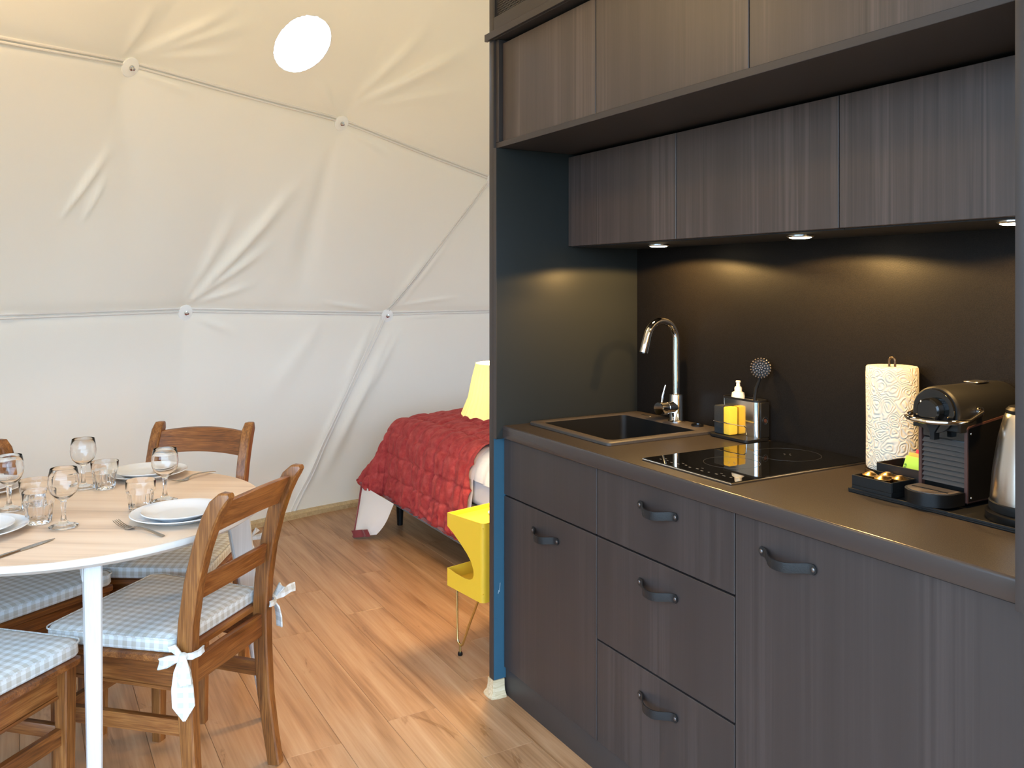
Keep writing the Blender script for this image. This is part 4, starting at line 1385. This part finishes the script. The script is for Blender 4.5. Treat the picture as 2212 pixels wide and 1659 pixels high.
def bow(t, s, style):
    mb = MB()
    kx, ky, kz = s * 0.196, -0.205, 0.006
    # strap from the cushion corner round the post
    ribbon(mb, [(s * 0.176, -0.160, 0.012), (s * 0.190, -0.178, 0.010), (kx, -0.192, 0.008), (kx, ky, kz)], [0.020, 0.018, 0.016, 0.014], (0, 0, 1))
    ribbon(mb, [(s * 0.150, -0.228, 0.010), (s * 0.170, -0.230, 0.008), (s * 0.189, -0.222, 0.006), (kx, ky, kz)], [0.016, 0.016, 0.016, 0.014], (0, 0, 1))
    # knot
    kn = MB().lathe([(0, -0.012), (0.008, -0.010), (0.011, -0.003), (0.011, 0.004), (0.008, 0.010), (0, 0.012)], 12)
    kn.xf(Matrix.Translation((kx + s * 0.004, ky, kz)) @ Matrix.Rotation(0.5, 4, 'Y'))
    mb.add(kn.v, kn.f)
    X = kx + s * 0.006
    if style == 0:      # long hanging tail, one loop
        ribbon(mb, [(X, ky, kz - 0.004), (X + s * 0.006, ky - 0.004, kz - 0.03), (X + s * 0.008, ky - 0.006, kz - 0.07), (X + s * 0.006, ky - 0.008, kz - 0.115), (X + s * 0.006, ky - 0.010, kz - 0.150)], [0.018, 0.040, 0.052, 0.054, 0.006], (0.35 * s, 1, 0.0))
        ribbon(mb, [(X + s * 0.004, ky - 0.004, kz), (X + s * 0.012, ky - 0.012, kz - 0.02), (X + s * 0.013, ky - 0.016, kz - 0.045), (X + s * 0.012, ky - 0.018, kz - 0.06)], [0.014, 0.026, 0.030, 0.028], (0.4 * s, 1, 0.1))
        ribbon(mb, [(X, ky + 0.002, kz), (X + s * 0.012, ky + 0.026, kz - 0.004), (X + s * 0.016, ky + 0.050, kz - 0.014), (X + s * 0.010, ky + 0.060, kz - 0.020), (X + s * 0.002, ky + 0.045, kz - 0.018), (X, ky + 0.010, kz - 0.004)], [0.012, 0.022, 0.026, 0.026, 0.024, 0.012], (0, 0, 1))
        ribbon(mb, [(X, ky + 0.004, kz + 0.004), (X + s * 0.004, ky + 0.022, kz + 0.022), (X + s * 0.004, ky + 0.036, kz + 0.018)], [0.010, 0.020, 0.012], (0, 0.5, 1))
    else:               # splayed bow
        ribbon(mb, [(X, ky, kz), (X + s * 0.016, ky - 0.010, kz + 0.018), (X + s * 0.024, ky - 0.016, kz + 0.030), (X + s * 0.018, ky - 0.020, kz + 0.032), (X + s * 0.004, ky - 0.006, kz + 0.006)], [0.012, 0.026, 0.028, 0.026, 0.012], (0.2, 1, -0.2))
        ribbon(mb, [(X, ky, kz), (X + s * 0.030, ky - 0.014, kz + 0.004), (X + s * 0.058, ky - 0.022, kz + 0.012), (X + s * 0.078, ky - 0.026, kz + 0.010)], [0.012, 0.020, 0.024, 0.026], (0, 0.2, 1))
        ribbon(mb, [(X, ky, kz - 0.004), (X + s * 0.010, ky - 0.008, kz - 0.026), (X + s * 0.014, ky - 0.012, kz - 0.055), (X + s * 0.014, ky - 0.014, kz - 0.085)], [0.014, 0.024, 0.027, 0.026], (0.5 * s, 1, 0))
    mb.build('tie_bow', 'gingham', t, smooth=50)


def rz_of(gx, gy):          # rotation that turns local +Y to (gx, gy)
    return math.atan2(-gx, gy)


def seat_origin(bx, by, gx, gy):   # bx, by: middle of the back's top
    l = math.hypot(gx, gy)
    return (bx + gx / l * 0.300, by + gy / l * 0.300, 0.0)


chairs = [((-2.254, 0.547), (-0.72, -0.70), 'oak chair nearest the kitchen, its ladder back towards the room', 'gingham cushion with two tied bows on the chair nearest the kitchen', (0, 1)),
          ((-3.266, 0.581), (0.84, -0.54), 'oak chair beyond the table, back against the dome wall facing the room', 'gingham cushion on the far chair against the dome wall', (1, 1)),
          ((-3.148, -0.205), (0.85, 0.53), 'oak chair at the far left, only its post top and seat in view', 'gingham cushion pushed under the left of the table', (0, 0)),
          ((-2.125, -0.373), (-0.72, 0.69), 'oak chair in the near left corner, cut off by the picture edge', 'gingham cushion in the near left corner of the picture', (0, 0))]
ch0 = None
for (bx, by), (gx, gy), lb, lc, st in chairs:
    loc = seat_origin(bx, by, gx, gy)
    rz = rz_of(gx, gy)
    if ch0 is None:
        ch0 = make_chair(lb)
        ch0.location = loc
        ch0.rotation_euler = (0, 0, rz)
        cu0 = make_cushion(lc)
        cu = cu0
        cu.location = (loc[0], loc[1], 0.4515)
        cu.rotation_euler = (0, 0, rz)
        cu_plain = list(cu0.children)
    else:
        dup(ch0, loc, rz, lb)
        cu = cu0.copy()
        COL.objects.link(cu)
        cu.location = (loc[0], loc[1], 0.4515)
        cu.rotation_euler = (0, 0, rz)
        cu['label'] = lc
        for q in cu_plain:
            c = q.copy()
            COL.objects.link(c)
            c.parent = cu
    bow(cu, -1, st[0])
    bow(cu, 1, st[1])

# ------------------------------------------------------------------ table ware
def plate_mesh(r, h):
    return MB().lathe([(0, 0.002), (r * 0.58, 0.002), (r * 0.60, 0.0), (r * 0.64, 0.0), (r * 0.66, 0.003), (r * 0.80, h * 0.45), (r * 0.985, h), (r, h + 0.0012), (r * 0.985, h + 0.003), (r * 0.80, h * 0.45 + 0.004), (r * 0.66, 0.0065), (r * 0.55, 0.005), (0, 0.005)], 72)


big = plate_mesh(0.127, 0.017)
small = plate_mesh(0.098, 0.015)
bo = so = None
for x, y, wh in ((-2.430, 0.368, 'in front of the chair nearest the kitchen'), (-3.010, 0.352, 'in front of the far chair'), (-3.010, -0.125, 'at the far left of the table'), (-2.527, -0.112, 'at the near left of the table')):
    if bo is None:
        bo = big.build('dinner_plate', 'china', smooth=50)
        so = small.build('side_plate', 'china', smooth=50)
        p, q = bo, so
    else:
        p, q = bo.copy(), so.copy()
        COL.objects.link(p)
        COL.objects.link(q)
    p.location = (x, y, TZ + 0.0004)
    q.location = (x + 0.004, y - 0.002, TZ + 0.0072)
    tag(p, 'white dinner plate ' + wh, 'plate', 'white dinner plates')
    tag(q, 'smaller white plate stacked ' + wh, 'plate', 'white side plates')


def foot_mod(a, z, r):
    if z < 0.008 and r > 0.02:
        return 1 + 0.022 * math.cos(8 * a)
    if 0.020 < z < 0.07 and r < 0.012:
        return 1 + 0.06 * math.cos(6 * a)
    return 1


wg_prof = [(0, 0.0), (0.031, 0.0), (0.0342, 0.002), (0.0345, 0.004), (0.030, 0.0065), (0.014, 0.012), (0.0075, 0.019), (0.0055, 0.032), (0.0058, 0.050), (0.0075, 0.064), (0.0070, 0.068), (0.011, 0.0735), (0.021, 0.080), (0.031, 0.091), (0.0362, 0.106), (0.0372, 0.118), (0.0355, 0.135), (0.0320, 0.1535),
           (0.0314, 0.1542), (0.0308, 0.1535), (0.0343, 0.135), (0.0360, 0.118), (0.0350, 0.1065), (0.0298, 0.0925), (0.0198, 0.082), (0.010, 0.0775), (0, 0.0765)]
wgm = MB().lathe(wg_prof, 48, mod=foot_mod)
w0 = None
for x, y, lb in ((-2.743, -0.034, 'wine glass at the left edge of the picture, before the dark chair post'), (-2.925, 0.161, 'farthest wine glass, beside the far tumbler'),
                 (-2.485, 0.091, 'wine glass nearest the camera, beside the two lined-up tumblers'), (-2.630, 0.357, 'wine glass between the two plate stacks on the right')):
    if w0 is None:
        w0 = wgm.build('wine_glass', 'glass', smooth=60)
        o = w0
    else:
        o = w0.copy()
        COL.objects.link(o)
    o.location = (x, y, TZ + 0.0004)
    tag(o, lb, 'wine glass', 'wine glasses on the table')


def flute(a, z, r):
    if r < 0.02:
        return 1
    if 0.004 < z < 0.052:
        return 1 - 0.085 * abs(math.cos(5 * a)) ** 0.7 * (r > 0.0285)
    return 1


tm_prof = [(0, 0.0), (0.0265, 0.0), (0.0295, 0.003), (0.0305, 0.010), (0.0330, 0.030), (0.0352, 0.049), (0.0362, 0.0515), (0.0378, 0.055), (0.0385, 0.062), (0.0402, 0.0835), (0.0398, 0.0848), (0.0390, 0.0848), (0.0386, 0.0835), (0.0368, 0.062), (0.0358, 0.055), (0.0330, 0.049), (0.0308, 0.030), (0.0275, 0.016), (0.022, 0.0125), (0, 0.012)]
tmm = MB().lathe(tm_prof, 60, mod=flute)
t0 = None
for x, y, lb in ((-2.888, 0.218, 'fluted tumbler farthest from the camera, beside the far wine glass'), (-2.561, 0.284, 'fluted tumbler right of centre, beside a wine glass'),
                 (-2.715, 0.028, 'rear fluted tumbler of the two lined up on the left'), (-2.560, 0.036, 'front fluted tumbler of the two lined up on the left')):
    if t0 is None:
        t0 = tmm.build('tumbler', 'glass', smooth=50)
        o = t0
    else:
        o = t0.copy()
        COL.objects.link(o)
    o.location = (x, y, TZ + 0.0004)
    tag(o, lb, 'tumbler', 'fluted tumblers on the table')


def make_fork(label):
    t = thing('fork', label, 'fork', group='steel forks')
    # along +X from tines (0) to handle end (0.19)
    secs = []
    for x, w, z, th in ((0.048, 0.0105, 0.0035, 0.0011), (0.058, 0.0115, 0.0015, 0.0012), (0.068, 0.009, 0.0030, 0.0013), (0.076, 0.0045, 0.0070, 0.0016), (0.090, 0.0030, 0.0105, 0.0018), (0.120, 0.0034, 0.0105, 0.0017), (0.160, 0.0050, 0.0065, 0.0015), (0.188, 0.0062, 0.0026, 0.0013), (0.194, 0.0050, 0.0020, 0.0011)):
        secs.append([(x, -w, z - th * 0.6), (x, -w * 0.5, z - th), (x, w * 0.5, z - th), (x, w, z - th * 0.6), (x, w, z + th * 0.6), (x, w * 0.5, z + th), (x, -w * 0.5, z + th), (x, -w, z + th * 0.6)])
    MB().sections(secs).build('handle', 'cutlery', t, smooth=45)
    for k in range(4):
        y = -0.0084 + 0.0056 * k
        MB().tube([(0.049, y, 0.0035), (0.035, y, 0.0040), (0.020, y, 0.0075), (0.004, y * 0.98, 0.0135), (0.0, y * 0.97, 0.0150)], [0.0013, 0.0013, 0.0012, 0.0010, 0.0005], 8).build('tine', 'cutlery', t)
    return t


f1 = make_fork('steel fork lying left of the nearest plate stack')
f1.location = (-2.432, 0.209, TZ + 0.0006)
f1.rotation_euler = (0, 0, math.atan2(0.322 - 0.211, -2.245 + 2.444))
dup(f1, (-2.842, 0.402, TZ + 0.0006), math.atan2(0.524 - 0.416, -2.926 + 2.847), 'steel fork lying right of the far plate stack')
kn = thing('knife', 'steel table knife in front of the near left plates', 'knife', (-2.380, 0.068, TZ + 0.0006), math.atan2(-0.046 - 0.067, -2.282 + 2.380))
MB().sections([[(x, -w, 0.0008), (x, w, 0.0008), (x, w, 0.0008 + th), (x, -w, 0.0008 + th * 1.4)] for x, w, th in ((0.0, 0.001, 0.0008), (0.02, 0.006, 0.0010), (0.05, 0.0085, 0.0012), (0.09, 0.0082, 0.0014), (0.100, 0.005, 0.002))]).build('blade', 'cutlery', kn, smooth=30)
MB().sections([[(x, -w, 0.0008), (x, w, 0.0008), (x, w * 0.8, 0.0008 + th), (x, -w * 0.8, 0.0008 + th)] for x, w, th in ((0.0995, 0.0045, 0.003), (0.13, 0.0052, 0.0042), (0.18, 0.0065, 0.0045), (0.205, 0.006, 0.0035))]).build('handle', 'cutlery', kn, smooth=30)

# ================================================================== BED
BP = Vector((-4.53, 1.79, 0))
bed_rz = 0.0
bd = thing('bed', 'double bed with a taupe upholstered base on black legs', 'bed', tuple(BP), bed_rz)
BL, BWD = 2.03, 1.46
MB().box(0.0, BL, 0.0, BWD, 0.125, 0.34, 0.02, 3).build('base', 'bedbase', bd)
MB().box(0.01, BL, 0.01, BWD - 0.01, 0.341, 0.53, 0.035, 3).build('mattress', 'quilt_white', bd)
for x, y in ((0.07, 0.06), (BL - 0.08, 0.06), (0.07, BWD - 0.1), (BL - 0.08, BWD - 0.1)):
    MB().lathe([(0, 0), (0.016, 0), (0.022, 0.125), (0, 0.125)], 16, (x, y, 0)).build('leg', 'black_matte', bd)


def drape(s, t, top, r, over, dmax):
    """sheet over the bed: s from the foot edge, t from the near edge; negative = overhang"""
    s0, t0_ = s - r, t - r
    ds, dt = max(0.0, -s0), max(0.0, -t0_)
    x0, y0 = max(s0, 0) + r, max(t0_, 0) + r
    d_ = math.hypot(ds, dt)
    if d_ == 0:
        return Vector((s, t, top))
    ux, uy = ds / d_, dt / d_
    d_ = min(d_, dmax)
    q = r * math.pi / 2
    fl_ = 0.10 + 0.22 * ux + 0.62 * ux * uy
    if d_ < q:
        o, dr = r * math.sin(d_ / r), r * (1 - math.cos(d_ / r))
    else:
        o, dr = r + (d_ - q) * fl_, r + (d_ - q) * math.sqrt(1 - fl_ * fl_)
    return Vector((x0 - ux * (o + over), y0 - uy * (o + over), top - dr))


def crown(s, t):
    return 0.10 * max(0.0, min(1, t / 0.6)) ** 0.7 * max(0.0, min(1, s / 0.4)) ** 0.6


def quilted(name, mat, parent, s_rng, t_rng, ns, nt2, top, r, over, puff, cell, fold, seed, dmax):
    P = []
    hs = 1e-3
    for i in range(ns + 1):
        row = []
        s = s_rng[0] + (s_rng[1] - s_rng[0]) * i / ns
        for j in range(nt2 + 1):
            t = t_rng[0] + (t_rng[1] - t_rng[0]) * j / nt2
            p = drape(s, t, top, r, over, dmax)
            nx_ = (drape(s + hs, t, top, r, over, 9) - drape(s - hs, t, top, r, over, 9)).cross(drape(s, t + hs, top, r, over, 9) - drape(s, t - hs, top, r, over, 9))
            nx_ = nx_.normalized() if nx_.length > 0 else Vector((0, 0, 1))
            cu, cv = abs(math.sin(math.pi * s / cell)), abs(math.sin(math.pi * t / cell))
            h = puff * (1 - math.exp(-5 * cu)) * (1 - math.exp(-5 * cv))
            h += fold * 0.45 * math.sin(47 * s + 3 * math.sin(9 * t) + seed) * math.sin(31 * t + 2.2 * math.sin(13 * s))
            h += fold * 0.12 * math.sin(95 * s + 5 * math.sin(21 * t)) * math.sin(77 * t + 4 * math.sin(17 * s) + seed)
            drop = top - p.z
            if drop > 0.04:
                k = min(1, (drop - 0.04) / 0.12)
                along = s if t < r else t
                w1, w2 = math.sin(7 * drop + 5 * along), math.sin(11 * along)
                h += fold * k * (0.8 * math.sin(26 * along + 1.7 * w1) + 0.65 * math.sin(61 * along + 3 * w1 + 2 * w2) + 0.35 * math.sin(118 * along + 9 * drop))
                kb = max(0.0, min(1, (drop - 0.24) / 0.10))
                h += fold * kb * 0.5 * math.sin(150 * drop + 6 * math.sin(23 * along)) * (0.6 + 0.4 * math.sin(71 * along))
            q = p + nx_ * h
            q.z += crown(s, t)
            row.append(tuple(q))
        P.append(row)
    return MB().grid(P).build(name, mat, parent, smooth=75, recalc=False)


TOPZ = 0.585
dv_ = thing('duvet', 'white quilted duvet showing beside the red throw', 'duvet', tuple(BP), bed_rz)
quilted('cover', 'quilt_white', dv_, (0.75, BL - 0.05), (-0.06, 1.36), 60, 60, TOPZ - 0.016, 0.09, 0.004, 0.010, 0.10, 0.006, 4, 9)
th = thing('throw', 'dark red quilted velvet throw hanging over the bed foot', 'throw', tuple(BP), bed_rz)
DM = 0.455
quilted('velvet', 'throw', th, (-0.36, 1.11), (-0.40, 1.44), 300, 330, TOPZ, 0.10, 0.022, 0.015, 0.118, 0.0085, 1, DM)
quilted('lining', 'quilt_white', th, (-0.36, 1.10), (-0.40, 1.44), 70, 80, TOPZ - 0.009, 0.10, 0.006, 0.003, 0.059, 0.003, 2, DM - 0.005)
hem = []
for i in range(120):
    s = -0.36 + 1.47 * i / 119
    p = drape(s, -0.40, TOPZ, 0.10, 0.022, DM)
    hem.append((p.x, p.y + 0.004 * math.sin(26 * s), p.z))
MB().tube(hem, 0.008, 8).build('binding', 'throw_edge', th)

# the corner that hangs to the floor and shows its pale lining
c0_ = drape(-0.20, -0.40, TOPZ, 0.10, 0.020, DM)
flap = []
for i in range(21):
    u = i / 20
    row = []
    for j in range(17):
        v = j / 16
        top_ = c0_.lerp(Vector((0.31, -0.075, 0.190)), u)
        bot = Vector((0.190, -0.250, 0.012)).lerp(Vector((0.290, -0.170, 0.034)), u)
        p = top_.lerp(bot, v)
        p.y += -0.030 * math.sin(math.pi * v) * math.sin(math.pi * min(1, u * 1.1)) + 0.008 * math.sin(11 * u + 4 * v) * v
        p.x += 0.035 * math.sin(math.pi * v) * (u - 0.25)
        row.append(tuple(p))
    flap.append(row)
fo = MB().grid(flap).build('turned_corner', 'quilt_white', th, smooth=75, recalc=False)
tag(fo, 'pale lining of the turned-up corner')
MB().tube(flap[0], 0.0075, 8).build('binding', 'throw_edge', th)
MB().tube([flap[i][16] for i in range(0, 15)], 0.0075, 8).build('binding', 'throw_edge', th)
MB().grid([[(p[0] + 0.016 - 0.012 * k, p[1] - 0.002 - 0.010 * k, max(0.010, p[2] - 0.002 + 0.030 * k)) for k in (0, 0.4, 0.8, 1.2)] for p in [flap[i][16] for i in range(0, 16)]]).build('rolled_edge', 'throw_edge', th, smooth=75, recalc=False)

# ================================================================== YELLOW BEDSIDE TABLE AND LAMP
yt = thing('bedside_table', 'yellow metal bedside table with an open shelf on brass hairpin legs', 'bedside table', (-2.827, 1.361, 0.0), R(12))
W_, D_ = 0.205, 0.33
cut = [(0.0, 0.470), (0.035, 0.452), (0.075, 0.425), (0.115, 0.395), (0.140, 0.370), (0.152, 0.345), (0.1535, 0.325), (0.147, 0.312), (0.130, 0.304), (0.10, 0.302), (0.05, 0.306), (0.0, 0.316)]
plate = [(0.0, 0.520), (W_ - 0.018, 0.520), (W_ - 0.018, 0.238), (0.0, 0.250)]
poly = [(0.0, 0.250)] + [(W_ - 0.018, 0.238), (W_ - 0.018, 0.520), (0.0, 0.520)] + cut
for y in (0.0, D_ - 0.003):
    MB().prism(poly, 'y', y, y + 0.003).build('side_plate', 'yellow', yt, smooth=0)
# rounded closed side joining both plates
o_, i_ = [], []
for cx, cy, a0 in ((W_ - 0.018, 0.018, -90), (W_ - 0.018, D_ - 0.018, 0)):
    for k in range(7):
        a = R(a0 + 15 * k)
        o_.append((cx + 0.018 * math.cos(a), cy + 0.018 * math.sin(a)))
        i_.append((cx + 0.015 * math.cos(a), cy + 0.015 * math.sin(a)))
MB().prism(o_ + i_[::-1], 'z', 0.238, 0.520).build('back_plate', 'yellow', yt, smooth=40)
MB().box(0.0, 0.003, 0.0031, D_ - 0.0031, 0.470, 0.520, 0.0005, 1).build('lip', 'yellow', yt, smooth=0)
MB().box(0.0, 0.003, 0.0031, D_ - 0.0031, 0.250, 0.316, 0.0005, 1).build('lip', 'yellow', yt, smooth=0)
MB().box(0.0031, W_ - 0.004, 0.0031, D_ - 0.0031, 0.5000, 0.5030).build('top', 'yellow', yt, smooth=0)
MB().box(0.0031, W_ - 0.004, 0.0031, D_ - 0.0031, 0.2680, 0.2710).build('shelf', 'yellow', yt, smooth=0)
for y in (0.022, D_ - 0.022):
    pts = [(0.030, y, 0.268), (0.030, y, 0.20), (0.031, y, 0.12), (0.033, y, 0.058), (0.037, y, 0.046), (0.045, y, 0.039), (0.054, y, 0.038), (0.062, y, 0.043), (0.068, y, 0.054), (0.10, y, 0.125), (0.145, y, 0.215), (0.168, y, 0.262)]
    lg = MB().tube(pts, 0.0045, 10).build('hairpin_leg', 'brass', yt)
    MB().lathe([(0, 0.012), (0.004, 0.012), (0.004, 0.036), (0, 0.036)], 12, (0.049, y, 0)).build('stem', 'brass', lg)
    MB().lathe([(0, 0), (0.008, 0), (0.0095, 0.004), (0.008, 0.012), (0, 0.012)], 14, (0.049, y, 0)).build('foot', 'black', lg)

lp = thing('table_lamp', 'bedside lamp with a pleated cream shade, lit', 'lamp', (-2.765, 1.565, 0.5031))
MB().lathe([(0, 0), (0.055, 0), (0.058, 0.006), (0.050, 0.014), (0.020, 0.022), (0.012, 0.04), (0.016, 0.10), (0.030, 0.16), (0.034, 0.22), (0.022, 0.28), (0.010, 0.31), (0.010, 0.40), (0, 0.40)], 32).build('base', 'hub_white', lp)
N_ = 160
secs_o = []
for rr_, z in ((0.158, 0.376), (0.132, 0.44), (0.118, 0.51), (0.103, 0.567)):
    row = []
    for i in range(N_):
        a = 2 * math.pi * i / N_
        rad = rr_ * (1 + 0.012 * math.cos(40 * a))
        zz = z + (0.008 * abs(math.cos(8 * a)) if z < 0.40 else 0)
        row.append((rad * math.cos(a), rad * math.sin(a), zz - (0.004 if z < 0.4 else 0)))
    secs_o.append(row)
MB().sections(secs_o, cap=False).build('shade', 'shade', lp, smooth=70, recalc=False)
tag(lp.children[1], 'pleated cream shade with a scalloped rim')
MB().lathe([(0, 0.401), (0.012, 0.405), (0.018, 0.43), (0.020, 0.455), (0.015, 0.478), (0, 0.486)], 20).build('bulb', 'lampbulb', lp)
BLt = bpy.data.lights.new('bulb_light', 'POINT')
BLt.energy = 25
BLt.color = (1.0, 0.72, 0.36)
BLt.shadow_soft_size = 0.06
blo = bpy.data.objects.new('bulb_light', BLt)
COL.objects.link(blo)
blo.parent = lp
blo.location = (0, 0, 0.475)

# ================================================================== PENDANT OVER THE TABLE (above the picture)
pn_ = thing('pendant_lamp', 'opal glass pendant lamp hanging high above the dining table', 'lamp', (-2.50, 0.22, 2.42))
MB().lathe([(0, -0.002), (0.030, 0.0), (0.075, 0.012), (0.108, 0.045), (0.115, 0.085), (0.100, 0.13), (0.060, 0.165), (0.032, 0.172)], 40).build('globe', 'opal', pn_, recalc=False)
MB().lathe([(0, 0.172), (0.034, 0.172), (0.034, 0.205), (0.012, 0.215), (0, 0.215)], 24).build('cap', 'brass', pn_)
MB().tube([(0, 0, 0.21), (0, 0, 0.35), (0, 0, 0.47)], 0.003, 8).build('cord', 'black', pn_)
